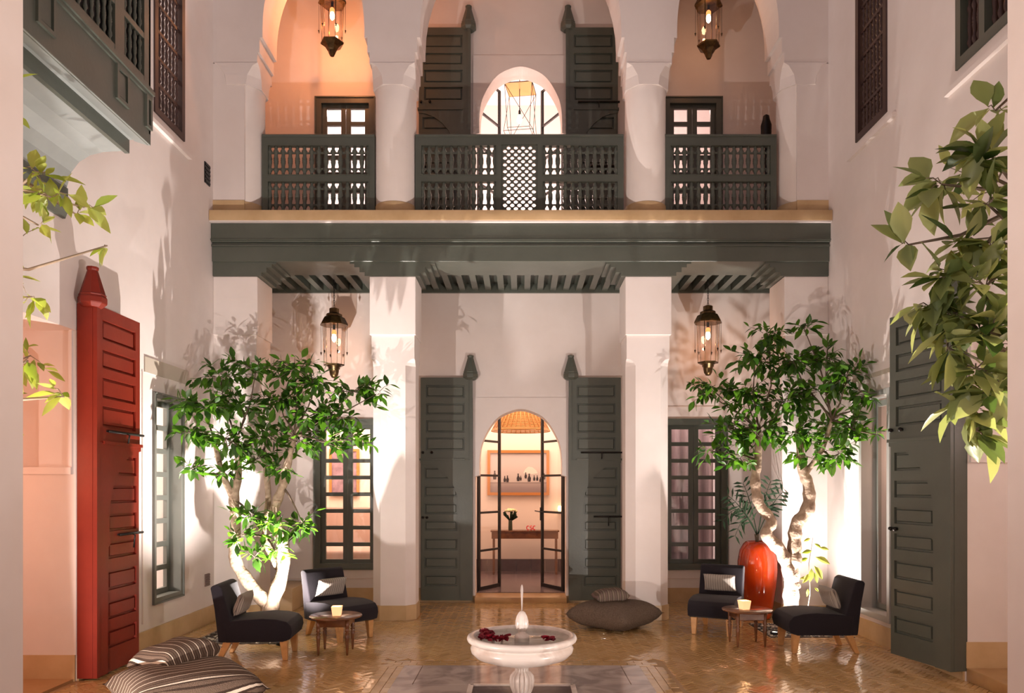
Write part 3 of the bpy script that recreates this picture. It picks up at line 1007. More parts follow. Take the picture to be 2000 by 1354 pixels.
# ------------------------------------------------------------------ windows of the rear wall and side walls
def grid_window(name, mt, w, h, cols, rows, label, loc, rz, depth=.05, outer=.075, side_in=.0, glass_tr=GLASS):
    """casement in local XZ, width w height h, recess goes to +y"""
    t = empty(name, loc, rz)
    tag(t, label, 'window', kind='structure')
    o = .10 if cols == 2 else .07
    obj('frame', mt, lambda m: (m.prism(rect(-w / 2, w / 2, 0, h), -.015, .20, 'y', [rect(-w / 2 + o, w / 2 - o, o, h - o)]),
        m.prism(rect(-w / 2, w / 2, 0, h), -.03, -.014, 'y', [rect(-w / 2 + .02, w / 2 - .02, .02, h - .02)])), t)
    iw = w - 2 * o
    cw = iw / cols
    for c in range(cols):
        x0 = -w / 2 + o + c * cw
        x1 = x0 + cw
        s = .075 if cols == 2 else .055
        z0, z1 = o + .03, h - o - .03
        rh = (z1 - z0) / rows
        holes = [rect(x0 + s, x1 - s, z0 + r * rh + .030, z0 + (r + 1) * rh - .030) for r in range(rows)]
        obj('casement', mt, lambda m: m.prism(rect(x0 + .003, x1 - .003, o, h - o), depth, depth + .045, 'y', holes), t)
        for r in range(rows):
            obj('pane', glass_tr, lambda m: m.box(x0 + s - .01, x1 - s + .01, depth + .02, depth + .026, z0 + r * rh + .01, z0 + (r + 1) * rh - .01), t)
    return t


grid_window('window_1', GREYL, 1.04, 2.35, 2, 8, 'tall grey paned window of the left lower gallery showing a warm bedroom', (-2.70, YB, .50), 0)
grid_window('window_2', GREY, 1.04, 2.35, 2, 8, 'tall dark grey paned window of the right lower gallery beside the orange pot', (2.70, YB, .50), 0)
grid_window('window_3', GREY, .94, 2.36, 2, 8, 'dark french window of the upper left gallery glowing white inside', (-2.73, YB, 5.50), 0)
grid_window('window_4', GREY, .92, 2.36, 2, 8, 'dark french window of the upper right gallery behind the balustrade', (2.68, YB, 5.50), 0)
grid_window('window_5', SIDEG, .74, 2.39, 1, 8, 'narrow grey window of the left wall with eight bright panes', (-XW, 8.65, .47), PI / 2, depth=.13)


def spindle_profile(r, h):
    return [(r * .6, 0), (r * .6, h * .05), (r * .55, h * .10), (r * 1.0, h * .17), (r * .95, h * .21), (r * .62, h * .28), (r * .70, h * .36), (r * .92, h * .44), (r * .80, h * .48), (r * 1.0, h * .5),
            (r * .80, h * .52), (r * .92, h * .56), (r * .70, h * .64), (r * .62, h * .72), (r * .95, h * .79), (r * 1.0, h * .83), (r * .55, h * .90), (r * .6, h * .95), (r * .6, h)]


def spindle_mesh(r, h, n=7):
    m = MB().lathe(spindle_profile(r, h), 0, 0, 0, n)
    me = bpy.data.meshes.new('spindle')
    me.from_pydata(m.v, [], m.f)
    me.polygons.foreach_set('use_smooth', [True] * len(me.polygons))
    return me


def put(me, mt, name, parent, loc, rot=(0, 0, 0), sc=None):
    o = bpy.data.objects.new(name, me)
    if not me.materials: me.materials.append(mt)
    o.location = loc
    o.rotation_euler = rot
    if sc: o.scale = sc
    o.parent = parent
    COL.objects.link(o)
    return o


def grille_window(name, w, h, rows, cols, label, loc, rz):
    t = empty(name, loc, rz)
    tag(t, label, 'window', kind='structure')
    o = .075
    obj('frame', DARKW if True else GREY, lambda m: m.prism(rect(-w / 2, w / 2, 0, h), -.02, .12, 'y', [rect(-w / 2 + o, w / 2 - o, o, h - o)]), t)
    rh = (h - 2 * o) / rows
    sm = spindle_mesh(.024, rh - .03)
    for r in range(rows):
        z = o + r * rh
        obj('rail', DARKW, lambda m: m.box(-w / 2 + o, w / 2 - o, .02, .05, z - .012, z + .022), t)
        for c in range(cols):
            x = -w / 2 + o + (c + .5) * (w - 2 * o) / cols
            put(sm, DARKW, 'spindle', t, (x, .035, z + .015))
    return t


grille_window('window_6', .74, 2.9, 9, 7, 'upper window of the left wall with a dark turned wood grille', (-XW, 8.68, 6.0), PI / 2)
grille_window('window_7', .76, 2.9, 9, 7, 'far upper window of the right wall with a dark turned wood grille', (XW, 8.70, 6.0), -PI / 2)
t8 = empty('window_8', (XW, 6.57, 5.71), -PI / 2)
tag(t8, 'near upper window of the right wall with dark frame and turned grille', 'window', kind='structure')
obj('frame', GREY, lambda m: m.prism(rect(-.42, .42, 0, 2.6), -.02, .12, 'y', [rect(-.34, -.06, .09, .62), rect(.02, .34, .09, .62), rect(-.34, -.06, .72, 1.4), rect(.02, .34, .72, 1.4), rect(-.34, .34, 1.5, 2.5)]), t8)
sm = spindle_mesh(.028, .5)
for q in range(4):
    put(sm, DARKW, 'spindle', t8, (.06 + q * .08, .05, .10))
    put(sm, DARKW, 'spindle', t8, (-.30 + q * .07, .05, .10))
    put(sm, DARKW, 'spindle', t8, (.06 + q * .08, .05, .78))
    put(sm, DARKW, 'spindle', t8, (-.30 + q * .07, .05, .78))

# glazed door of the right wall, ajar
t = empty('door_11', (XW, 8.61, .27), -PI / 2)
tag(t, 'narrow glazed door with a pale frame in the right wall beside the right chair', 'door', kind='structure')
obj('frame', mat('pale_door_paint', (0.34, 0.34, 0.32), 0.4), lambda m: (m.prism(rect(-.37, .37, 0, 2.63), -.02, .30, 'y', [rect(-.31, .31, .07, 2.57)])), t)
obj('leaf_frame', SIDEG, lambda m: m.prism(rect(-.30, -.02, .08, 2.55), .16, .20, 'y', [rect(-.26, -.05, .14, 2.48)]), t)
obj('pane', GLASS, lambda m: m.box(-.265, -.045, .175, .18, .13, 2.49), t)
dk = mat('dim_door_paint', (0.20, 0.13, 0.12), 0.5)
obj('inner_leaf', dk, lambda m: m.box(-1.36, -.70, .62, .66, -.15, 2.6), t)
for k in range(9):
    obj('panel', dk, lambda m: m.frustum(-1.24, -.80, .1 + k * .275, .1 + k * .275 + .22, .622, .600, .015), t)

# small wall vents
for (px, py, D, h, w_, lab) in ((411, 340, 9.72, .27, .16, 'small dark vent grille high on the left wall beside the balcony end'), (414, 1133, 9.72, .16, .14, 'small brown vent grille low on the left wall behind the chair')):
    z = EYE - (py - CY) * D / FPX
    t = empty('wall_vent', (-XW, D, z - h / 2))
    tag(t, lab, 'vent')
    obj('backing', VENT if h < .2 else BLACK, lambda m: m.box(0.0, .012, -w_ / 2, w_ / 2, 0, h), t)
    for q in range(5):
        obj('slat', VENT if h < .2 else BLACK, lambda m: m.box(.012, .02, -w_ / 2 + .01, w_ / 2 - .01, h * (q + .25) / 5, h * (q + .7) / 5), t)


# ------------------------------------------------------------------ balustrades
def balustrade(name, x0, x1, label, lattice=False):
    y = 10.13
    z0, z1 = ZF2, 6.585
    t = empty('balustrade', ((x0 + x1) / 2, y, z0))
    tag(t, label, 'balustrade', 'carved grey balustrades of the upper gallery')
    cx_ = (x0 + x1) / 2
    H = z1 - z0
    w = x1 - x0
    zr = [(.11, .505), (.60, .995)]
    st = .085
    secs = [(-w / 2 + st, w / 2 - st)]
    if lattice:
        lw = .245
        secs = [(-w / 2 + st, -lw - .075), (lw + .075, w / 2 - st)]
    holes = [rect(a, b, c, d) for a, b in secs for c, d in zr]
    if lattice: holes.append(rect(-lw, lw, .06, 1.01))
    obj('frame', GREY, lambda m: m.prism(rect(-w / 2, w / 2, 0, H), -.035, .035, 'y', holes), t)
    obj('handrail', GREY, lambda m: m.box(-w / 2, w / 2, -.05, .05, H - .03, H), t, bevel=.006, seg=1)
    obj('bead', GREY, lambda m: [m.prism(rect(a - .012, b + .012, c - .012, d + .012), -.042, -.034, 'y', [rect(a, b, c, d)]) for a, b in secs for c, d in zr], t)['kind'] = 'stuff'
    for a, b in secs:
        n = round((b - a) / .0965)
        dx = (b - a) / n
        for c, d in zr:
            sm = spindle_mesh(.038, d - c)
            for zz in (c + .075, c + .115, d - .12, d - .08):
                pass
            obj('cross_rail', GREY, lambda m: (m.box(a, b, -.010, .010, c + .078, c + .098), m.box(a, b, -.010, .010, d - .100, d - .080)), t)['kind'] = 'stuff'
            for i in range(n + 1):
                put(sm, GREY, 'spindle', t, (min(max(a + i * dx, a + .012), b - .012), 0, c))
    if lattice:
        hl = []
        px_ = .098
        r = .029
        rows = 20
        for j in range(rows):
            zz = .06 + .03 + j * (.95 - .03) / rows + .01
            for i in range(-3, 4):
                x = i * px_ + (px_ / 2 if j % 2 else 0)
                if abs(x) < lw - .01:
                    xa = [(x + r * math.cos(q), zz + r * .92 * math.sin(q)) for q in [2 * PI * k / 8 + PI / 8 for k in range(8)]]
                    xa = [(max(min(p[0], lw - .004), -lw + .004), p[1]) for p in xa]
                    hl.append(xa)
        obj('lattice_panel', GREY, lambda m: m.prism(rect(-lw - .01, lw + .01, .05, 1.02), -.015, .015, 'y', hl), t)
    return t


balustrade('b', -3.52, -1.985, 'grey carved spindle balustrade section at the left end of the balcony')
balustrade('b', -1.435, 1.40, 'wide central grey balustrade with a pierced lattice panel in its middle', True)
balustrade('b', 1.955, 3.48, 'grey carved spindle balustrade section at the right end of the balcony')

# ------------------------------------------------------------------ projecting window box on the left wall
t = empty('wood_balcony', (-XW, 5.6, 4.2))
tag(t, 'large grey projecting wooden balcony box high on the left wall', 'balcony', kind='structure')
Y0, Y1 = 3.3, 6.66
FX = -3.32
obj('coved_soffit', COVE, lambda m: m.prism([(-XW, 4.45), (-4.075, 4.47), (-4.06, 4.52), (-4.03, 4.62), (-3.96, 4.71), (-3.86, 4.77), (-3.74, 4.80), (-3.525, 4.81), (-3.525, 4.95), (-XW, 4.95)], Y0, Y1, 'y'), t, world=True)
obj('foot_moulding', GREY, lambda m: m.prism([(-XW, 4.20), (-4.085, 4.20), (-4.07, 4.24), (-4.055, 4.27), (-4.075, 4.30), (-4.05, 4.33), (-4.03, 4.36), (-4.06, 4.40), (-4.06, 4.47), (-XW, 4.46)], Y0, Y1, 'y'), t, world=True)
obj('fascia', GREY, lambda m: m.box(-3.555, -3.515, Y0, Y1 + .01, 4.79, 4.94), t, world=True)
obj('sloped_moulding', COVE, lambda m: m.prism([(-3.52, 4.91), (-3.48, 4.915), (-3.47, 4.90), (-3.36, 4.865), (FX - .005, 4.86), (FX - .005, 4.97), (-3.52, 4.97)], Y0, Y1 + .01, 'y'), t, world=True)
obj('side_board', GREY, lambda m: m.box(FX - .03, FX, Y0, Y1, 4.862, 5.31), t, world=True)
obj('end_board', GREY, lambda m: m.box(-XW, FX, Y1 - .03, Y1, 4.95, 7.2), t, world=True)
obj('floor_board', GREY, lambda m: m.box(-XW, FX - .03, Y0, Y1, 4.95, 4.98), t, world=True)
obj('sill', GREY, lambda m: (m.box(FX - .03, FX + .035, Y0, Y1 + .012, 5.30, 5.335), m.box(FX - .03, FX + .02, Y0, Y1 + .012, 5.335, 5.36), m.box(FX - .03, FX + .018, Y0, Y1 + .01, 5.27, 5.30)), t, world=True)
for ya, yb in ((5.08, 5.28), (6.08, 6.27), (6.56, 6.66)):
    obj('pilaster_panel', GREY, lambda m: (m.prism(rect(ya, yb, 4.985, 5.27), FX, FX + .02, 'x', [rect(ya + .03, yb - .03, 5.015, 5.24)]), m.box(FX, FX + .008, ya + .045, yb - .045, 5.03, 5.22)), t, world=True)
posts = [(Y0, Y0 + .1), (4.1, 4.22), (5.08, 5.22), (6.08, 6.22), (6.55, 6.66)]
for ya, yb in posts:
    obj('post', GREY, lambda m: m.box(FX - .04, FX, ya, yb, 5.36, 7.2), t, world=True)
for (ya, yb) in ((4.22, 5.08), (5.22, 6.08), (6.22, 6.55)):
    for za in (5.42, 5.80, 6.24, 6.66):
        obj('rail', GREY, lambda m: m.box(FX - .04, FX - .002, ya, yb, za - .05, za), t, world=True)
    n = max(3, round((yb - ya) / .085))
    for za, zb in ((5.42, 5.75), (5.80, 6.19), (6.24, 6.61)):
        sm = spindle_mesh(.020, zb - za)
        for i in range(n):
            put(sm, BLACK if False else GREY, 'spindle', t, (FX - .022 + XW, ya + (i + .5) * (yb - ya) / n - 5.6, za - 4.2))
obj('screen_board', BLACK, lambda m: m.box(FX - .09, FX - .08, Y0, Y1 - .04, 5.36, 7.2), t, world=True)
obj('roof_board', GREY, lambda m: m.box(-XW, FX, Y0, Y1, 7.2, 7.25), t, world=True)


# ------------------------------------------------------------------ lanterns
def lantern(loc, ztop_chain, label, power, variant):
    """six-sided brass lantern; loc = its lowest point"""
    t = empty('hanging_lantern', loc)
    tag(t, label, 'lantern', 'brass hanging lanterns')
    H = 1.0
    obj('bottom_cup', BRASS, lambda m: m.lathe([(.0, 0), (.035, .008), (.058, .045), (.068, .09), (.072, .13), (.085, .135), (.085, .165), (.10, .17), (.10, .195)] if variant else
        [(.0, 0), (.03, .01), (.05, .05), (.06, .08), (.075, .10), (.10, .14), (.165, .185), (.17, .20), (.165, .21)], 0, 0, 0, 6 if not variant else 16, variant, rot=0), t)
    gb = .195 if variant else .205
    obj('glass_body', LGLASS, lambda m: m.lathe([(.145, gb), (.165, .80)], 0, 0, 0, 6, False), t)
    obj('base_ring', BRASS, lambda m: m.lathe([(.15, gb - .01), (.155, gb), (.15, gb + .008)], 0, 0, 0, 6, False), t)
    for k in range(6):
        a = PI / 3 * k
        ca, sa = math.cos(a), math.sin(a)
        obj('glazing_bar', BRASS, lambda m: m.tube([(.148 * ca, .148 * sa, gb), (.168 * ca, .168 * sa, .80)], .0035, 5), t)
        obj('drop_rod', IRON, lambda m: (m.tube([(.19 * ca, .19 * sa, .80), (.19 * ca, .19 * sa, .37)], .003, 5), m.lathe([(0, 0), (.004, .012), (.015, .05), (.003, .055)], .19 * ca, .19 * sa, .33, 6)), t)
    obj('hood', BRASS, lambda m: (m.lathe([(.205, .775), (.20, .80), (.155, .885), (.125, .90), (.118, .905), (.118, .935), (.08, .955), (.072, .96), (.072, 1.02), (.05, 1.03), (0, 1.035)], 0, 0, 0, 6 if not variant else 8, False)), t)
    obj('socket', IRON, lambda m: m.lathe([(.018, .70), (.018, .775), (.004, .78)], 0, 0, 0, 8), t)
    obj('bulb', BULBW, lambda m: m.lathe([(0, .53), (.012, .535), (.03, .56), (.034, .60), (.026, .64), (.010, .66)], 0, 0, 0, 10), t)
    obj('lamp_globe', GLOW, lambda m: m.lathe([(.022, .64), (.036, .66), (.034, .69), (.018, .71)], 0, 0, 0, 12), t)
    def chain(m):
        z = 1.03
        k = 0
        while z < ztop_chain - loc[2]:
            pts = [(math.cos(q) * .010 * (k % 2 == 0), math.cos(q) * .010 * (k % 2), z + .022 + math.sin(q) * .022) for q in [2 * PI * i / 8 for i in range(9)]]
            m.tube(pts, .004, 4)
            z += .036
            k += 1
    obj('chain', IRON, chain, t)
    l = lamp('POINT', 'lantern_light', (loc[0], loc[1], loc[2] + .45), power, (1.0, 0.36, 0.13), .02)
    return t


lantern((-2.74, 10.9, 3.385), 4.94, 'brass glass lantern hanging in the lower left gallery above the left tree', 6, 1)
lantern((2.75, 10.9, 3.42), 4.94, 'brass glass lantern hanging in the lower right gallery above the right tree', 6, 1)
lantern((-2.73, 10.75, 8.02), 9.9, 'brass glass lantern glowing orange in the upper left gallery arch', 42, 0)
lantern((2.72, 10.75, 7.98), 9.9, 'brass glass lantern hanging in the upper right gallery arch', 4, 0)

t = empty('unidentified_stand', (3.62, 10.95, ZF2))  # unidentified dark shape, built as a slim stand
tag(t, 'unidentified dark shape, built as a slim black stand, half hidden behind the column at the right end of the upper balcony', 'stand')
obj('stem', BLACK, lambda m: m.lathe([(.12, 0), (.12, .03), (.02, .06), (.02, 1.45), (.05, 1.48)], 0, 0, 0, 12), t)
obj('head', BLACK, lambda m: m.lathe([(.05, 1.45), (.075, 1.5), (.08, 1.68), (.055, 1.76), (.045, 1.82), (0, 1.85)], 0, 0, 0, 12), t)

# wire lantern of the upper room
t = empty('wire_lantern', (-.02, 13.4, 8.1))
tag(t, 'angular black wire pendant with a square plate and glowing bulb in the upper arch', 'pendant')
q = [(-.27, -.20), (.22, -.27), (.30, .20), (-.19, .27)]
obj('plate', RATTAN, lambda m: m.prism(q, .87, .885, 'z'), t)
obj('wire_frame', BLACK, lambda m: (
    [m.tube([(*q[i], .875), (*q[(i + 1) % 4], .875)], .008, 5) for i in range(4)],
    [m.tube([(q[i][0], q[i][1], .875), (q[(i + 1) % 4][0] * 1.05, q[(i + 1) % 4][1] * 1.05, .02)], .005, 5) for i in range(4)],
    [m.tube([(q[i][0], q[i][1], .875), (q[i][0] * .8, q[i][1] * .8, .10)], .005, 5) for i in range(4)],
    [m.tube([(q[i][0] * .8, q[i][1] * .8, .10), (q[(i + 1) % 4][0] * .8, q[(i + 1) % 4][1] * .8, .10)], .005, 5) for i in range(4)],
    [m.tube([(q[i][0] * 1.05, q[i][1] * 1.05, .02), (q[(i + 1) % 4][0] * 1.05, q[(i + 1) % 4][1] * 1.05, .02)], .005, 5) for i in range(4)]), t)
obj('cord', BLACK, lambda m: m.tube([(0, 0, 1.49), (0, 0, .47)], .008, 6), t)
obj('socket', IRON, lambda m: m.lathe([(.02, .40), (.022, .47), (.01, .5)], 0, 0, 0, 8), t)
obj('bulb', BULBW, lambda m: m.lathe([(0, .24), (.03, .26), (.05, .31), (.035, .37), (.02, .40)], 0, 0, 0, 12), t)

# rattan pendant of the salon
t = empty('rattan_pendant', (0, 13.45, 2.80))
tag(t, 'wide woven rattan drum pendant behind the top of the lower arch', 'pendant')
obj('shade', RATTAN, lambda m: [m.tube([(r * math.cos(a), r * math.sin(a), z) for a in [2 * PI * i / 40 for i in range(41)]], .011, 5) for r, z in
    [(.53 - .02 * (k > 1) - .012 * k, k * .022) for k in range(0, 20)]], t)['kind'] = 'stuff'
obj('rib', RATTAN, lambda m: [m.tube([(.53 * math.cos(a), .53 * math.sin(a), 0), (.31 * math.cos(a), .31 * math.sin(a), .42)], .009, 4) for a in [2 * PI * i / 36 for i in range(36)]], t)['kind'] = 'stuff'
obj('cord', BLACK, lambda m: m.tube([(0, 0, .42), (0, 0, .9)], .006, 5), t)
obj('bulb', BULB, lambda m: m.lathe([(0, .15), (.04, .17), (.05, .22), (.02, .28), (.01, .42)], 0, 0, 0, 12), t)

# salon furnishing
t = empty('console_table', (.12, 14.45, .10))
tag(t, 'slim brown wooden console table against the salon wall', 'table')
obj('table_top', WALNUT, lambda m: m.box(-.70, .62, -.2, .2, .82, .85), t)
obj('drawer_box', WALNUT, lambda m: m.box(-.68, .60, -.18, .18, .69, .82), t)
for x in (-.66, .55):
    for y in (-.17, .13):
        obj('leg', WALNUT, lambda m: m.box(x, x + .035, y, y + .035, 0, .69), t)
VX, VY, VZ = -.20, 14.40, .951
t = empty('flower_vase', (VX, VY, VZ))
tag(t, 'glass vase of white and yellow flowers on the console table', 'vase')
obj('vase', mat('green_glass', (0.05, 0.07, 0.04), .1), lambda m: m.lathe([(.04, 0), (.042, .02), (.038, .17), (.04, .19)], 0, 0, 0, 12), t)
obj('foliage', PALM, lambda m: [m.tube([(0, 0, .17), (.13 * math.cos(a), .10 * math.sin(a), .27 + .04 * (k % 3))], [.012, .03], 5) for k, a in enumerate([2 * PI * i / 9 for i in range(9)])], t)
for k in range(9):
    a = 2.4 * k
    r = .028 * math.sqrt(k)
    obj('flower', GREENW, lambda m: m.lathe([(.005, -.02), (.028, -.01), (.036, .008), (.026, .026), (0, .03)], r * 1.4 * math.cos(a), r * math.sin(a), .34 + .05 * (1 - r * 8) + .015 * (k % 2), 8), t)
# three red letters standing on the console
for k, chh in enumerate('CSC'):
    x = .14 + k * .062
    if chh == 'C':
        pts = [(x + .024 * math.cos(q), 14.38, .995 + .036 * math.sin(q)) for q in [math.radians(50 + 26 * i) for i in range(11)]]
    else:
        pts = [(x + .022 * math.cos(math.radians(a)) , 14.38, 1.012 + .018 * math.sin(math.radians(a))) for a in range(30, 271, 30)] + \
              [(x + .022 * math.cos(math.radians(a)), 14.38, .977 + .018 * math.sin(math.radians(a))) for a in range(60, -151, -30)]
    o = obj('decorative_letter', REDPLASTIC, lambda m: m.tube(pts, .010, 6))
    tag(o, 'small red letter %s standing on the console table, %s of three' % (chh, ('left one', 'middle one', 'right one')[k]), 'letter', 'red letters on the console table')
# framed print
def printmat():
    m = mat('beach_print', (0.7, 0.6, 0.58), 0.5)
    nt = m.node_tree
    b = nt.nodes['Principled BSDF']
    tc = nt.nodes.new('ShaderNodeTexCoord')
    sp = nt.nodes.new('ShaderNodeSeparateXYZ')
    nt.links.new(tc.outputs['Object'], sp.inputs[0])
    r = nt.nodes.new('ShaderNodeValToRGB')
    e = r.color_ramp.elements
    e[0].position = .0; e[0].color = (.20, .16, .17, 1)
    e[1].position = 1.0; e[1].color = (.50, .49, .52, 1)
    for p, c in ((.13, (.27, .22, .23)), (.23, (.36, .30, .29)), (.25, (.20, .16, .16)), (.265, (.52, .46, .44)), (.6, (.60, .54, .53))):
        k = e.new(p); k.color = (*c, 1)
    nt.links.new(sp.outputs['Z'], r.inputs[0])
    nt.links.new(r.outputs[0], b.inputs['Base Color'])
    return m
t = empty('framed_print', (-.03, 14.86, 1.62))
tag(t, 'oak framed grey photograph of figures on a shore hanging in the salon', 'picture')
obj('frame', FRAMEW, lambda m: m.prism(rect(-.635, .60, 0, .90), -.04, .03, 'y', [rect(-.58, .545, .055, .845)]), t)
obj('print', printmat(), lambda m: m.box(-.59, .555, -.005, .0, .05, .85), t)
def figs(m):
    for x, z, s in ((-.49, .38, 1.3), (-.29, .31, .9), (-.235, .31, 1.0), (-.02, .34, 1.1), (.03, .33, .7), (.13, .38, .9), (.2, .33, 1.2), (.30, .33, .8), (.36, .33, .8), (.42, .30, .7), (.50, .36, .9)):
        m.prism([(x - .022 * s, z - .05 * s), (x + .022 * s, z - .05 * s), (x + .030 * s, z + .01 * s), (x + .010 * s, z + .05 * s), (x + .012 * s, z + .085 * s), (x - .012 * s, z + .085 * s), (x - .010 * s, z + .05 * s), (x - .028 * s, z)], -.008, -.005, 'y')
obj('printed_figures', INK, figs, t)['kind'] = 'stuff'
obj('printed_canopy', mat('print_light', (.78, .72, .66), .6), lambda m: m.prism([(.08, .44), (.12, .52), (.18, .57), (.26, .56), (.34, .50), (.37, .44), (.25, .42)], -.007, -.005, 'y'), t)
for x, w_, lab in ((-.93, .16, 'olive curtain hanging at the left inside the lower arch'), (1.0, .12, 'olive curtain hanging at the right inside the lower arch')):
    o = obj('curtain', OLIVE, lambda m: m.grid(lambda u, v: (x + (u - .5) * w_ * (1 + .3 * (1 - v)), 12.9 + .03 * math.sin(u * 22), .12 + v * 3.4), 24, 4), recalc=False)
    tag(o, lab, 'curtain')
t = empty('wall_lamp', (.78, 14.84, 1.30))
tag(t, 'small glowing wall lamp right of the framed print', 'lamp')
obj('shade', emission('lamp_glow', (1, .62, .3), 9), lambda m: m.lathe([(.03, 0), (.045, .05), (.03, .11)], 0, -.06, 0, 10), t)
obj('bracket', BRASS, lambda m: m.box(-.02, .02, -.06, .055, -.02, .0), t)

# bedroom behind left window
t = empty('bedroom_picture', (-3.55, 14.95, 1.6))
tag(t, 'picture in a brown frame seen through the left gallery window', 'picture')
obj('frame', FRAMEW, lambda m: m.prism(rect(-.3, .3, 0, .95), -.03, .02, 'y', [rect(-.25, .25, .05, .90)]), t)
obj('print', mat('violet_print', (.42, .27, .33), .6, noise=(5, (.2, .12, .16))), lambda m: m.box(-.26, .26, -.01, 0, .04, .91), t)
t = empty('bed', (-2.9, 13.3, .1))
tag(t, 'bed with pinkish brown cover behind the left gallery window', 'bed')
obj('bed_base', WALNUT, lambda m: m.box(-1.1, 1.1, -.9, 1.0, 0, .3), t)
obj('mattress', PILL, lambda m: m.box(-1.1, 1.1, -.95, 1.0, .3, .62), t, bevel=.06, seg=3)
obj('headboard', PILL, lambda m: m.box(-1.1, 1.1, 1.0, 1.08, 0, 1.3), t, bevel=.03)
# sitting room behind right window
o = obj('pink_curtain', CLOTH, lambda m: m.grid(lambda u, v: (2.15 + u * 1.1, 12.5 + .05 * math.sin(u * 40), .15 + v * 3.2), 60, 3), recalc=False)
tag(o, 'mauve curtain folds behind the right gallery window', 'curtain')
t = empty('glass_bottle_vase', (2.33, 12.2, .3))
tag(t, 'dark green bottle vase behind the lower panes of the right gallery window', 'vase')
obj('bottle', mat('dark_green_glaze', (.03, .06, .055), .15), lambda m: m.lathe([(.08, 0), (.11, .1), (.12, .35), (.08, .5), (.035, .58), (.035, .72)], 0, 0, 0, 16), t)
obj('stand', DARKW, lambda m: m.box(-.12, .12, -.12, .12, -.2, 0), t)


# ------------------------------------------------------------------ cushions
def cushion(name, mt, w, d, h, loc, rot, label, cat='cushion', group=None, parent=None, pinch=.10, seed=0):
    rs = random.Random(seed)
    ph = [rs.uniform(0, 6) for _ in range(4)]
    def surf(sg):
        def f(u, v):
            a, b = 2 * u - 1, 2 * v - 1
            x = a * (1 - pinch * (1 - b * b) * abs(a) ** 2)
            y = b * (1 - pinch * (1 - a * a) * abs(b) ** 2)
            k = max(0, (1 - a ** 4)) ** .55 * max(0, (1 - b ** 4)) ** .55
            wv = 1 + .05 * math.sin(5 * a + ph[0]) * math.cos(4 * b + ph[1])
            return (x * w / 2, y * d / 2, sg * h / 2 * k * wv)
        return f
    m = MB()
    m.grid(surf(1), 20, 20)
    m.grid(surf(-1), 20, 20)
    o = m.build(name, mt, parent or None, merge=True) if parent else None
    if not parent:
        me_o = m.build(name, mt, None, merge=True)
        me_o.location = (0, 0, 0)
        # recentre on its own middle
        for v in me_o.data.vertices: v.co.z -= h / 2 * 1.0 if False else 0
        o = me_o
        o.location = loc
        zmin = min(v.co.z for v in o.data.vertices)
        for v in o.data.vertices: v.co.z -= (zmin + (max(v.co.z for v in o.data.vertices[:1]) * 0)) if False else 0
    o.location = loc
    o.rotation_euler = rot
    if not parent: tag(o, label, cat, group)
    return o


# (built meshes start at their base: shift so that z=0 is the underside)
cushion('floor_cushion', TAUPE, .93, .93, .34, (1.19, 9.44, .005), (0, 0, math.radians(50)), 'large plain brown floor cushion in front of the right pier', seed=1)
cushion('small_cushion', TAUPES, .44, .36, .17, (1.15, 9.50, .315), (0, math.radians(-4), math.radians(8)), 'small ribbed brown cushion lying on the large plain floor cushion', seed=2)
cushion('striped_floor_cushion', STRIPE, 1.04, 1.00, .36, (-2.70, 5.98, .006), (0, 0, math.radians(38)), 'large brown and cream striped floor cushion at the near left', seed=3)
cushion('striped_cushion', STRIPE2, .56, .54, .25, (-2.90, 6.27, .235), (math.radians(-4), math.radians(-8), math.radians(62)), 'small brown and cream striped cushion lying on the large striped one', seed=4)


# ------------------------------------------------------------------ chairs
def make_chair(fab, fab2):
    t = empty('slipper_chair', (0, 0, 0))
    # seat: side profile (x forward, z up) pushed across y
    W = .275
    seat = [(-.27, .20), (.30, .20), (.375, .225), (.395, .30), (.385, .36), (.34, .405), (.24, .43), (.10, .44), (-.08, .43), (-.30, .41)]
    obj('seat', fab, lambda m: m.prism(seat, -W, W, 'y'), t, bevel=.028, seg=3)
    back = [(-.265, .20), (-.215, .42), (-.27, .60), (-.315, .765), (-.35, .79), (-.40, .785), (-.425, .76), (-.385, .55), (-.345, .20)]
    obj('backrest', fab, lambda m: m.prism(back, -W + .004, W - .004, 'y'), t, bevel=.026, seg=3)
    for x, y, dx, w0, w1 in ((.30, .21, .015, .038, .024), (.30, -.21, .015, .038, .024), (-.26, .21, -.095, .040, .024), (-.26, -.21, -.095, .040, .024)):
        def lg(m):
            a = [(x - w0, y - w0, .205), (x + w0, y - w0, .205), (x + w0, y + w0, .205), (x - w0, y + w0, .205)]
            b = [(x + dx - w1, y - w1, 0), (x + dx + w1, y - w1, 0), (x + dx + w1, y + w1, 0), (x + dx - w1, y + w1, 0)]
            m.add(a + b, [(0, 1, 2, 3), (4, 5, 6, 7), (0, 1, 5, 4), (1, 2, 6, 5), (2, 3, 7, 6), (3, 0, 4, 7)])
        obj('leg', WOOD, lg, t, bevel=.004, seg=1)
    return t


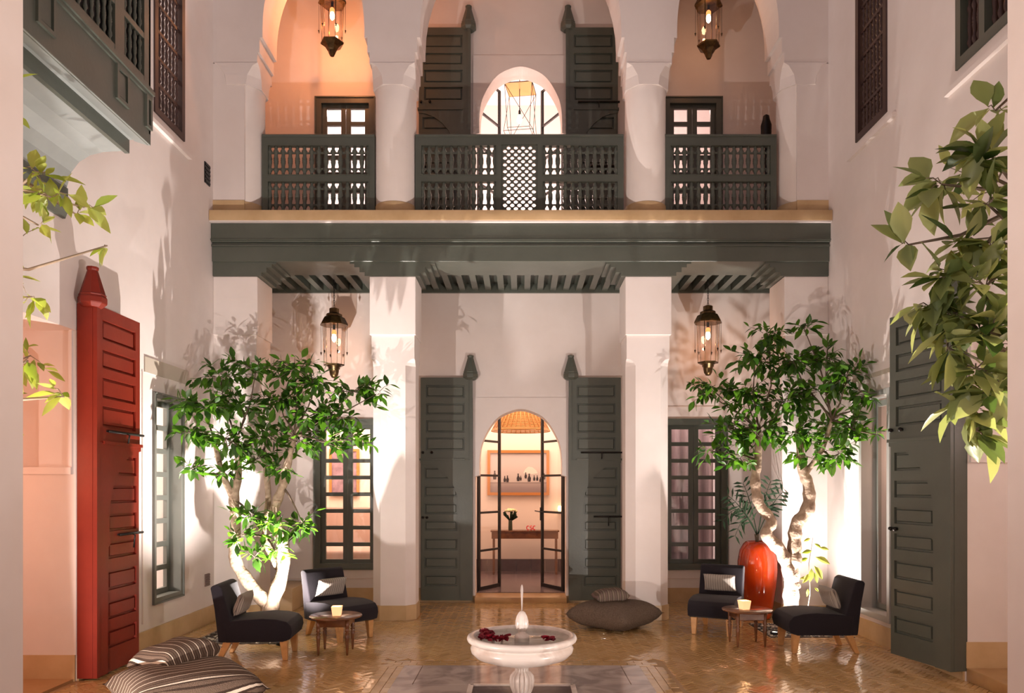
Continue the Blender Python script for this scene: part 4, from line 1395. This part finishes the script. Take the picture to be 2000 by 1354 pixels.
ch1 = make_chair(FABRIC, FABRIC)
spots = [(-2.76, 7.86, math.radians(4), 'black upholstered slipper chair on the near side of the left tree, nearest the striped cushions', 0),
         (-2.17, 8.90, math.radians(-42), 'black upholstered slipper chair behind the left round table, its side lit pale', 1),
         (2.44, 9.24, math.radians(-116), 'black upholstered slipper chair beside the orange pot behind the right round table', 1),
         (3.26, 8.20, math.radians(180), 'black upholstered slipper chair in front of the right tree facing the right round table', 0)]
for i, (x, y, a, lab, fb) in enumerate(spots):
    c = ch1 if i == 0 else copy_tree(ch1)
    c.location = (x, y, 0.003)
    c.rotation_euler = (0, 0, a)
    tag(c, lab, 'chair', 'four low upholstered chairs')
    # lumbar pillow: width along the chair's y, leaning on the back
    d = Vector((math.cos(a), math.sin(a), 0))
    p = Vector((x, y, .560)) + d * (-.125)
    if i == 0: p += Vector((.02, -.03, -.005))
    if i == 3: p += Vector((-.03, 0, 0))
    labs = ['cream patterned lumbar pillow on the chair nearest the striped cushions', 'cream patterned lumbar pillow on the chair behind the left round table',
            'cream patterned lumbar pillow on the chair beside the orange pot', 'cream patterned lumbar pillow on the chair in front of the right tree']
    o = cushion('lumbar_pillow', LUMBAR, .23, .40, .11, p, (0, 0, 0), labs[i], 'pillow', 'lumbar pillows on the chairs', seed=10 + i, pinch=.05)
    o.rotation_euler = Euler((0, math.radians(-72), 0)).to_matrix().to_4x4().to_euler()
    mt_ = Matrix.Rotation(a, 4, 'Z') @ Matrix.Rotation(math.radians(-70), 4, 'Y')
    o.rotation_euler = mt_.to_euler()


# ------------------------------------------------------------------ round tables
def make_table():
    t = empty('round_side_table', (0, 0, 0))
    obj('table_top', WALNUT, lambda m: m.lathe([(.0, .382), (.262, .382), (.278, .388), (.281, .397), (.274, .405), (.0, .405)], 0, 0, 0, 48), t)
    obj('apron', WALNUT, lambda m: m.prism(rect(-.165, .165, -.165, .165), .30, .383, 'z'), t, bevel=.006, seg=1)
    for sx in (-1, 1):
        for sy in (-1, 1):
            obj('leg', WALNUT, lambda m: m.lathe([(.009, 0), (.012, .02), (.021, .17), (.024, .205), (.014, .212), (.026, .228), (.014, .244), (.026, .258), (.02, .268), (.022, .30), (.022, .382)], sx * .152, sy * .152, 0, 12), t)
    return t


tb = make_table()
tag(tb, 'small round walnut table with turned legs between the two left chairs', 'table', 'round walnut side tables')
tb.location = (-2.0, 8.03, .003); tb.rotation_euler = (0, 0, math.radians(2))
tb2 = copy_tree(tb)
tag(tb2, 'small round walnut table with turned legs between the two right chairs', 'table', 'round walnut side tables')
tb2.location = (2.57, 8.43, .003); tb2.rotation_euler = (0, 0, math.radians(1))
FROST = mat('frosted_glass', (0.9, 0.62, 0.40), 0.5, emit=((1.0, 0.50, 0.22), 1.1))
for x, y, lab, ra in ((-1.98, 8.0, 'glowing frosted glass candle holder on the left round table', .1), (2.53, 8.40, 'glowing frosted glass candle holder on the right round table', .3)):
    t = empty('candle_holder', (x, y, .409), ra)
    tag(t, lab, 'candle holder', 'candle holders on the round tables')
    def cup(m):
        o_, i_ = .042, .037
        ring(m, [([(s * (o_ + k), u * (o_ + k)) for s, u in ((-1, -1), (1, -1), (1, 1), (-1, 1))], z) for k, z in ((0, 0), (.012, .098), (.006, .098), (-.004, .02))])
    obj('glass_cup', FROST, cup, t)
    c = obj('candle', mat('wax', (.9, .8, .6), .5), lambda m: m.lathe([(.02, .02), (.02, .045), (0, .047)], 0, 0, 0, 12), t)
    obj('flame', CANDLE, lambda m: m.lathe([(0, .05), (.005, .056), (.004, .07), (0, .085)], 0, 0, 0, 8), c)
    lamp('POINT', 'candle_light', (x, y, .53), 1.2, (1.0, .5, .22), .03)

# ------------------------------------------------------------------ fountain
t = empty('fountain', (FC[0], FC[1], -.17))
tag(t, 'white marble basin fountain on a fluted pedestal in the marble square', 'fountain')
fx, fy = FC
obj('basin', MARBLE, lambda m: m.lathe([(.0, .30), (.06, .30), (.09, .315), (.16, .33), (.30, .345), (.385, .375), (.425, .415), (.432, .445), (.418, .468), (.408, .478), (.412, .488), (.432, .492),
    (.455, .508), (.462, .525), (.455, .545), (.435, .555), (.408, .550), (.398, .53), (.38, .50), (.0, .485)], fx, fy, 0, 64), t, world=True)
obj('basin_water', WATER, lambda m: m.lathe([(.0, .530), (.398, .530), (.400, .5335), (.0, .5335)], fx, fy, 0, 64), t, world=True)
obj('pedestal', MARBLE, lambda m: (m.lathe([(.17, -.178), (.17, -.12), (.12, -.10), (.08, -.05), (.065, .0), (.072, .02), (.088, .03), (.080, .05)], fx, fy, 0, 32),
    m.lathe([(.062, .28), (.075, .285), (.078, .30), (.085, .315)], fx, fy, 0, 32)), t, world=True)
obj('fluted_bulb', MARBLE, lambda m: m.lathe([(.060, .045), (.082, .07), (.100, .12), (.106, .17), (.100, .21), (.080, .235), (.060, .245), (.055, .262), (.062, .285)], fx, fy, 0, 96, True, .22, 16), t, world=True)
obj('finial', MARBLE, lambda m: (m.lathe([(.062, .50), (.062, .54), (.055, .555), (.034, .565), (.030, .575), (.036, .582)], fx, fy, 0, 24),
    m.lathe([(.034, .58), (.048, .60), (.056, .635), (.054, .67), (.043, .71), (.025, .742), (.010, .752), (0, .752)], fx, fy, 0, 64, True, .10, 10)), t, world=True)
def jetmat():
    m = bpy.data.materials.new('spray')
    m.use_nodes = True
    nt = m.node_tree
    nt.nodes.clear()
    a = nt.nodes.new('ShaderNodeBsdfTransparent')
    b = nt.nodes.new('ShaderNodeBsdfPrincipled')
    b.inputs['Base Color'].default_value = (.95, .9, .88, 1)
    b.inputs['Roughness'].default_value = .2
    tl = nt.nodes.new('ShaderNodeBsdfTranslucent')
    tl.inputs[0].default_value = (.95, .9, .88, 1)
    ms0 = nt.nodes.new('ShaderNodeMixShader'); ms0.inputs[0].default_value = .5
    ms = nt.nodes.new('ShaderNodeMixShader'); ms.inputs[0].default_value = .42
    nt.links.new(b.outputs[0], ms0.inputs[1]); nt.links.new(tl.outputs[0], ms0.inputs[2])
    nt.links.new(a.outputs[0], ms.inputs[1]); nt.links.new(ms0.outputs[0], ms.inputs[2])
    o = nt.nodes.new('ShaderNodeOutputMaterial')
    nt.links.new(ms.outputs[0], o.inputs[0])
    return m
obj('water_jet', jetmat(), lambda m: m.lathe([(.004, .75), (.006, .80), (.009, .88), (.012, .93), (.008, .96), (0, .975)], fx, fy, 0, 12), t, world=True)
# petals floating on the water
rp = random.Random(5)
def petalmesh(k):
    m = MB()
    def f(u, v):
        a = (u - .5) * 2
        r = .016 + .004 * k
        w_ = math.sin(PI * min(1, v * .92 + .06)) ** .6
        return (a * r * w_, (v - .5) * r * 2.1, .004 + .012 * a * a * (.5 + .3 * k) + .006 * v)
    m.grid(f, 4, 4)
    me = bpy.data.meshes.new('petal')
    me.from_pydata(m.v, [], m.f)
    me.polygons.foreach_set('use_smooth', [True] * len(me.polygons))
    me.materials.append(PETAL)
    return me
pm = [petalmesh(k) for k in range(3)]
def petals(cx_, cy_, sx, sy, n, lab, grp, curve=0):
    for i in range(n):
        u = rp.uniform(-1, 1)
        x = cx_ + sx * u
        y = cy_ + sy * rp.uniform(-1, 1) + curve * u * u
        o = bpy.data.objects.new('rose_petal', rp.choice(pm))
        o.location = (fx + x, fy + y, .5345 + rp.choice((0, 0, .008, .014)))
        o.rotation_euler = (rp.uniform(-.5, .5), rp.uniform(-.5, .5), rp.uniform(0, 6.28))
        o.scale = (1.25,) * 3
        COL.objects.link(o)
        tag(o, lab, 'petal', grp)
petals(-.285, -.01, .055, .15, 46, 'crimson rose petal floating at the left rim of the fountain basin', 'petals at the left rim of the basin')
petals(-.20, -.15, .09, .05, 20, 'crimson rose petal floating at the front left of the fountain basin', 'petals at the front left of the basin')
petals(.235, -.16, .045, .02, 10, 'crimson rose petal floating at the right rim of the fountain basin', 'petals at the right rim of the basin')

# ------------------------------------------------------------------ orange pot with palm
t = empty('orange_pot', (3.22, 10.1, 0))
tag(t, 'tall glossy orange glazed pot behind the right tree', 'pot')
obj('pot_body', ORANGE, lambda m: m.lathe([(.15, 0.0), (.18, .02), (.215, .20), (.248, .45), (.263, .65), (.260, .78), (.235, .93), (.185, 1.02), (.165, 1.035), (.155, 1.05), (.135, 1.05), (.135, 1.0), (.0, .98)], 0, 0, .002, 48), t)
obj('soil', SOIL, lambda m: m.lathe([(0, .99), (.13, .99), (.13, 1.0), (0, 1.01)], 0, 0, 0, 16), t)
t = empty('potted_palm', (3.22, 10.1, 1.0))
tag(t, 'small dark palm growing out of the orange pot', 'palm')
rq = random.Random(9)
obj('stem', BARKD, lambda m: [m.tube([(0, 0, 0), (x, y, .15)], [.02, .012], 5) for x, y in ((-.03, 0), (.02, .02), (0, -.03))], t)
for k, (tx, tz) in enumerate(((-.42, .55), (-.50, .22), (-.36, .02), (-.18, .72), (.10, .75), (.32, .60), (.22, .30), (-.30, .40))):
    ty = rq.uniform(-.25, .1)
    def fr(m):
        pts = [Vector((tx * s, ty * s, .12 + tz * (1.5 * s - .5 * s * s) if tz > .3 else .12 + tz * s + .25 * math.sin(PI * s))) for s in [i / 8 for i in range(9)]]
        m.tube(pts, [.006] * 6 + [.004] * 3, 4)
        for i in range(3, 9):
            p = pts[i]
            d = (pts[i] - pts[i - 1]).normalized()
            for sg in (-1, 1):
                side = d.cross(Vector((0, -1, .3))).normalized() * sg
                L = .20 * (1 - abs(i - 5) * .1)
                e = p + (d * .55 + side * .8 + Vector((0, 0, -.25))).normalized() * L
                w_ = d * .020
                mid = (p + e) / 2 + Vector((0, 0, .01))
                m.add([p, mid + w_, e, mid - w_], [(0, 1, 2, 3)])
    obj('frond', PALM, fr, t, recalc=False)


# ------------------------------------------------------------------ planted beds
def bed(b, lab):
    t = empty('planting_bed', ((b[0] + b[1]) / 2, (b[2] + b[3]) / 2, 0))
    tag(t, lab, 'planting bed')
    obj('bed_soil', SOIL, lambda m: m.box(b[0], b[1], b[2], b[3], -.003, .003), t, world=True)
    rb = random.Random(int(b[0] * 10))
    mb, ml = MB(), MB()
    for i in range(620):
        x, y = rb.uniform(b[0] + .02, b[1] - .02), rb.uniform(b[2] + .02, b[3] - .02)
        r = rb.uniform(.012, .026)
        q = rb.random() < .55
        (mb if q else ml).lathe([(0, -r * .3), (r, 0), (r * .8, r * .4), (0, r * .6)], x, y, .005, 6, True, rot=rb.uniform(0, 1))
    mb.build('dark_pebbles', PEBD, t, world=True)['kind'] = 'stuff'
    ml.build('pale_pebbles', PEBL, t, world=True)['kind'] = 'stuff'


bed(BEDL, 'square bed of dark and pale pebbles round the foot of the left tree')
bed(BEDR, 'square bed of dark and pale pebbles round the foot of the right tree')
for k, (ux, uy, up, ut, ua) in enumerate(UPLIGHTS):
    t = empty('ground_spotlight', (ux, uy, 0.0))
    tag(t, ('small round ground spotlight between the left tree and the left wall', 'small round ground spotlight between the right tree and the right wall',
            'small round ground spotlight at the inner edge of the right pebble bed behind the chair',
            'small round ground spotlight at the foot of the near left tree', 'small round ground spotlight at the foot of the near right tree')[k], 'spotlight')
    obj('housing', BLACK, lambda m: m.lathe([(.05, .0), (.055, .02), (.05, .045), (.044, .045), (.044, .03)], 0, 0, 0, 16), t)
    obj('lens', LENS, lambda m: m.lathe([(0, .030), (.043, .030), (.043, .034), (0, .034)], 0, 0, 0, 16), t)


# ------------------------------------------------------------------ trees
def leafmesh(k):
    """one pointed leaf, length 1 along +y, folded along the rib and curling"""
    rs = random.Random(100 + k)
    wd = rs.uniform(.36, .52)
    curl = rs.uniform(.05, .35)
    fold = rs.uniform(.08, .22)
    ys = [0, .10, .28, .5, .72, .88, 1.0]
    ws = [.0, .10, .38, .5, .36, .16, .0]
    vs, fs = [], []
    for y, w_ in zip(ys, ws):
        z = -curl * (y ** 2) * .5
        vs += [(-w_ * wd, y, z + fold * w_), (0, y, z), (w_ * wd, y, z + fold * w_)]
    for i in range(len(ys) - 1):
        a = i * 3
        fs += [(a, a + 1, a + 4, a + 3), (a + 1, a + 2, a + 5, a + 4)]
    me = bpy.data.meshes.new('leaf')
    me.from_pydata(vs, [], fs)
    me.polygons.foreach_set('use_smooth', [True] * len(me.polygons))
    ca = me.color_attributes.new('tone', 'FLOAT_COLOR', 'CORNER')
    ca.data.foreach_set('color', [0.0, 0.0, 0.0, 1.0] * len(me.loops))
    return me, vs, fs


def tree(label, base, trunks, clusters, lm, size, seed, n_obj=300, droop=.5, dens=1.0, twig_mat=BARKD, tips=None, avoid=None, yspread=.35):
    """trunks: list of [(point, radius)...]; clusters: (point, rx, rz, n)"""
    rs = random.Random(seed)
    t = empty('tree', base)
    tag(t, label, 'tree')
    bx = Vector(base)
    for tr in trunks:
        def tk(m):
            P0 = [Vector(p) for p, r in tr]
            # smooth with Catmull-Rom
            pts, rad = [], []
            for i in range(len(P0) - 1):
                p0, p1, p2, p3 = P0[max(i - 1, 0)], P0[i], P0[i + 1], P0[min(i + 2, len(P0) - 1)]
                for s in range(6):
                    u = s / 6
                    q = .5 * ((2 * p1) + (-p0 + p2) * u + (2 * p0 - 5 * p1 + 4 * p2 - p3) * u * u + (-p0 + 3 * p1 - 3 * p2 + p3) * u ** 3)
                    pts.append(q)
                    k = tr[i][1] * (1 - u) + tr[i + 1][1] * u
                    rad.append(k * (1 + .10 * math.sin(i * 2.3 + s * 1.7)))
            pts.append(P0[-1]); rad.append(tr[-1][1])
            m.tube(pts, rad, 12)
        obj('trunk', BARK, tk, t, world=True)
    ends = [Vector(p) for tr in trunks for p, r in tr[-3:]]
    meshes = []
    for k in range(5):
        me, vs, fs = leafmesh(seed * 10 + k)
        me.materials.append(lm)
        meshes.append((me, vs, fs))
    br = MB()
    leaves = []
    for (c, rx, rz, n) in clusters:
        c = Vector(c)
        a = min(ends, key=lambda e: (e - c).length)
        mid = a.lerp(c, .55) + Vector((rs.uniform(-.08, .08), rs.uniform(-.08, .08), -.05 + rs.uniform(-.05, .08)))
        br.tube([a, a.lerp(mid, .5) + Vector((0, 0, .02)), mid, c], [.016, .013, .009, .005], 5)
        left = n
        while left > 0:
            th, ph = rs.uniform(0, 2 * PI), rs.uniform(-1, 1)
            d = Vector((math.cos(th) * rx, math.sin(th) * yspread * min(1, rx * 2), ph * rz))
            tip = c + d * rs.uniform(.6, 1.05)
            st = c + d * rs.uniform(0, .25)
            if avoid: tip = avoid(tip); st = avoid(st)
            br.tube([st, (st + tip) / 2 + Vector((0, 0, .015)), tip], [.0035, .003, .002], 4)
            k = rs.randint(4, 6)
            td = (tip - st)
            if td.length < 1e-3: td = Vector((0, 0, .1))
            tdn = td.normalized()
            for i in range(k):
                s = (i + 1) / k
                p = st + td * s
                side = tdn.cross(Vector((rs.uniform(-1, 1), rs.uniform(-1, 1), rs.uniform(-1, 1))))
                if side.length < .01: side = Vector((1, 0, 0))
                side.normalize()
                dr_ = (tdn * (.5 + (.9 if i == k - 1 else 0)) + side * .9 + Vector((0, 0, -droop * rs.uniform(-.3, 1.3)))).normalized()
                nz = (Vector((rs.uniform(-.7, .7), rs.uniform(-.9, .4), 1))).normalized()
                xax = dr_.cross(nz)
                if xax.length < .05: xax = Vector((1, 0, 0))
                xax.normalize()
                zax = xax.cross(dr_).normalized()
                L = size * rs.uniform(.6, 1.15)
                M = Matrix((xax, dr_, zax)).transposed().to_4x4()
                M = Matrix.Translation(p) @ M @ Matrix.Scale(L, 4)
                leaves.append((p, M, rs.randrange(5)))
                left -= 1
    for c in (tips or []):
        pass
    o = br.build('branches', twig_mat, t, world=True, recalc=False)
    o['kind'] = 'stuff'
    order = sorted(range(len(leaves)), key=lambda i: leaves[i][0].y)
    T = Matrix.Translation(-bx)
    st = MB(); st.col = []
    for rank, i in enumerate(order):
        p, M, k = leaves[i]
        if rank < n_obj:
            lo = bpy.data.objects.new('leaf', meshes[k][0])
            lo.parent = t
            lo.matrix_local = T @ M
            COL.objects.link(lo)
        else:
            me, vs, fs = meshes[k]
            st.add([M @ Vector(v) for v in vs], fs, True)
            st.col += [rs.random()] * len(fs)
    if st.v:
        o = st.build('foliage', lm, t, world=True, recalc=False)
        o['kind'] = 'stuff'
    print('leaves', len(leaves))
    return t


def av_left(p):
    p.x = max(p.x, -XW + .12); p.y = min(p.y, 9.72); return p


def av_right(p):
    p.x = min(p.x, XW - .12); p.y = min(p.y, 9.74); return p


def pxc(lst, D, k=1.0, D2=None):
    out = []
    for e in lst:
        px, py, rx, ry = e[:4]
        d = e[4] if len(e) > 4 else D
        out.append((P(px, py, d), rx * d / FPX, ry * d / FPX, max(4, int(rx * ry / 2000 * 114 * k))))
    return out


LT = [(430, 735, 55, 28), (500, 725, 55, 28), (575, 722, 50, 30), (400, 795, 50, 36, 8.7), (470, 790, 55, 40), (545, 780, 50, 42), (620, 745, 50, 32), (690, 765, 50, 30), (735, 770, 25, 25),
      (605, 812, 50, 38), (662, 815, 45, 36), (375, 845, 40, 30, 8.5), (440, 855, 55, 38, 8.8), (520, 850, 50, 38), (585, 865, 45, 34), (372, 915, 32, 24, 8.5), (500, 898, 45, 26), (548, 915, 32, 26), (640, 865, 40, 28), (695, 858, 35, 24),
      (440, 925, 35, 22, 8.7), (490, 1010, 42, 26, 8.75), (470, 1045, 22, 26, 8.75), (540, 1030, 24, 28, 8.75), (590, 1020, 26, 36), (497, 1088, 24, 22, 8.75), (545, 1075, 16, 26, 8.8), (365, 790, 25, 25, 8.5)]
tree('left rear ficus tree with two leaning trunks growing behind the near left chair', (-3.05, 9.0, 0),
     [[(P(527, 1242, 9.0), .12), (P(528, 1200, 9.0), .115), (P(520, 1180, 9.0), .085), (P(480, 1130, 9.0), .075), (P(458, 1086, 9.0), .070), (P(461, 1012, 9.0), .062), (P(457, 975, 8.95), .058), (P(466, 920, 8.95), .042), (P(462, 860, 8.95), .03)],
      [(P(529, 1225, 9.0), .10), (P(530, 1185, 9.0), .095), (P(553, 1110, 9.05), .080), (P(549, 1050, 9.05), .075), (P(536, 1000, 9.05), .062), (P(552, 950, 9.05), .055), (P(562, 905, 9.0), .045), (P(575, 850, 9.0), .03)],
      [(P(457, 975, 8.95), .045), (P(436, 930, 8.9), .035), (P(420, 870, 8.85), .025)],
      [(P(545, 1110, 9.1), .05), (P(520, 1050, 9.2), .05), (P(524, 970, 9.2), .04), (P(515, 880, 9.2), .028)]],
     pxc(LT, 9.0), LEAF, .152, 21, 300, .55, avoid=av_left)

RT = [(1500, 655, 45, 24), (1570, 640, 28, 16), (1475, 700, 50, 36), (1550, 705, 50, 40), (1395, 765, 45, 26), (1455, 775, 55, 44), (1530, 780, 58, 46), (1600, 765, 50, 38), (1655, 735, 45, 38, 8.7), (1690, 770, 35, 26, 8.5),
      (1420, 840, 48, 36), (1480, 850, 55, 44), (1550, 845, 50, 36), (1620, 835, 45, 40), (1668, 830, 35, 40, 8.7), (1385, 880, 26, 20), (1445, 895, 30, 20), (1585, 895, 42, 22), (1640, 885, 30, 34, 8.8), (1615, 700, 45, 30), (1360, 755, 14, 10), (1712, 850, 14, 14, 8.3)]
tree('right rear ficus tree with a forked pale trunk growing behind the near right chair', (3.35, 9.2, 0),
     [[(P(1545, 1234, 9.2), .105), (P(1545, 1190, 9.2), .098), (P(1545, 1140, 9.2), .092), (P(1551, 1095, 9.2), .088), (P(1552, 1060, 9.2), .080), (P(1556, 1025, 9.2), .082), (P(1578, 993, 9.2), .080), (P(1579, 950, 9.2), .070), (P(1567, 915, 9.2), .065), (P(1560, 850, 9.2), .03)],
      [(P(1549, 1150, 9.2), .09), (P(1540, 1110, 9.2), .085), (P(1524, 1075, 9.2), .082), (P(1497, 1045, 9.15), .072), (P(1507, 1018, 9.15), .062), (P(1483, 985, 9.15), .065), (P(1475, 940, 9.15), .058), (P(1480, 900, 9.15), .05), (P(1482, 840, 9.15), .03)],
      [(P(1572, 925, 9.2), .04), (P(1605, 880, 9.1), .03), (P(1625, 820, 9.0), .02)]],
     pxc(RT, 9.1), LEAF, .152, 22, 300, .5, avoid=av_right)
# the little lit shoot beside the right trunk
t = empty('leafy_shoot', (3.55, 9.22, 0))
tag(t, 'thin bright green leafy shoot beside the right trunk against the lit wall', 'plant')
spts = [P(1570, 1235, 9.25), P(1582, 1160, 9.25), P(1580, 1100, 9.25), P(1588, 1050, 9.25)]
obj('stem', BARKP, lambda m: m.tube(spts, [.006, .005, .004, .002], 5), t, world=True)
sme, _, _ = leafmesh(7)
sme.materials.append(LEAFY)
for k, (px, py, ang, L) in enumerate(((1583, 1052, 200, .10), (1590, 1062, -30, .10), (1600, 1070, -10, .12), (1586, 1076, 190, .14), (1592, 1088, -25, .20), (1578, 1090, 200, .12), (1590, 1105, -60, .20), (1585, 1110, -100, .18), (1582, 1120, -130, .16), (1590, 1118, -75, .14), (1578, 1150, -100, .10), (1590, 1148, -40, .08), (1576, 1128, 190, .10))):
    o = bpy.data.objects.new('leaf', sme)
    p = P(px, py, 9.22) - wloc(t)
    a = math.radians(ang)
    d = Vector((math.cos(a), -.2, math.sin(a))).normalized()
    xa = d.cross(Vector((0, -1, .4))).normalized()
    za = xa.cross(d)
    o.parent = t
    o.matrix_local = Matrix.Translation(p) @ Matrix((xa, d, za)).transposed().to_4x4() @ Matrix.Scale(L, 4)
    COL.objects.link(o)

NR = [((3.3 + .25 * math.sin(k * 2.1), 3.7 + (k % 4) * .38, 2.3 + .13 * k), .40, .28, 12) for k in range(14)]  # unseen crown parts, added to throw leaf shadows on the walls
NL = [((-3.45 + .2 * math.sin(k * 2.1), 3.8 + (k % 4) * .33, 2.3 + .13 * k), .40, .28, 12) for k in range(14)]
NR += [((3.78 + .12 * math.sin(k * 1.7), 4.8 + (k % 5) * .22, 2.0 + .20 * k), .26, .34, 11) for k in range(13)]  # more unseen clusters, added to streak the side walls with shadow
NL += [((-3.80 + .10 * math.sin(k * 1.7), 4.8 + (k % 5) * .22, 2.0 + .20 * k), .24, .34, 12) for k in range(13)]
FR = [(1945, 215, 20, 18, 3.5), (1925, 290, 28, 24, 3.5), (1840, 360, 32, 26, 3.5), (1905, 330, 26, 30, 3.5), (1930, 400, 28, 32, 3.4), (1775, 478, 20, 14, 3.5), (1880, 470, 36, 30, 3.5), (1935, 480, 28, 36, 3.4), (1860, 545, 36, 30, 3.5), (1925, 560, 34, 40, 3.4),
      (1820, 600, 30, 26, 3.6), (1880, 620, 40, 36, 3.5), (1935, 650, 28, 40, 3.4), (1850, 680, 34, 30, 3.5), (1905, 720, 34, 34, 3.45), (1885, 800, 36, 26, 3.5), (1940, 760, 24, 40, 3.4), (1905, 840, 22, 22, 3.5)]
tr4 = [((3.25, 4.0, 0), .10), ((3.2, 3.95, .8), .09), ((2.95, 3.8, 1.7), .07), ((2.75, 3.65, 2.4), .05), ((2.6, 3.6, 3.2), .03), ((2.5, 3.55, 3.9), .02)]
tree('near right ficus tree whose large pale leaves hang in front of the right wall', (3.25, 4.0, 0), [tr4], pxc(FR, 3.5, .34) + NR, LEAFP, .190, 23, 300, .75, yspread=.25, avoid=lambda p: Vector((min(p.x, XW - .12), p.y, p.z)))
FL = [(70, 335, 40, 26, 4.1), (100, 385, 40, 22, 4.1), (165, 405, 24, 16, 4.2), (150, 420, 14, 10, 4.2), (62, 580, 16, 30, 4.0), (55, 705, 8, 8, 4.0), (125, 775, 26, 22, 4.0), (210, 480, 18, 12, 4.3), (75, 440, 18, 20, 4.1)]
tr3 = [((-3.45, 4.3, 0), .09), ((-3.4, 4.25, 1.0), .08), ((-3.25, 4.2, 2.2), .06), ((-3.1, 4.15, 3.0), .04), ((-3.0, 4.1, 3.6), .025)]
tree('near left ficus tree whose bright lime leaves reach in front of the grey balcony', (-3.45, 4.3, 0), [tr3], pxc(FL, 4.1, .28) + NL, LEAFY, .145, 24, 300, .6, twig_mat=BARKP, yspread=.2, avoid=lambda p: Vector((max(p.x, -XW + .12), p.y, p.z)))
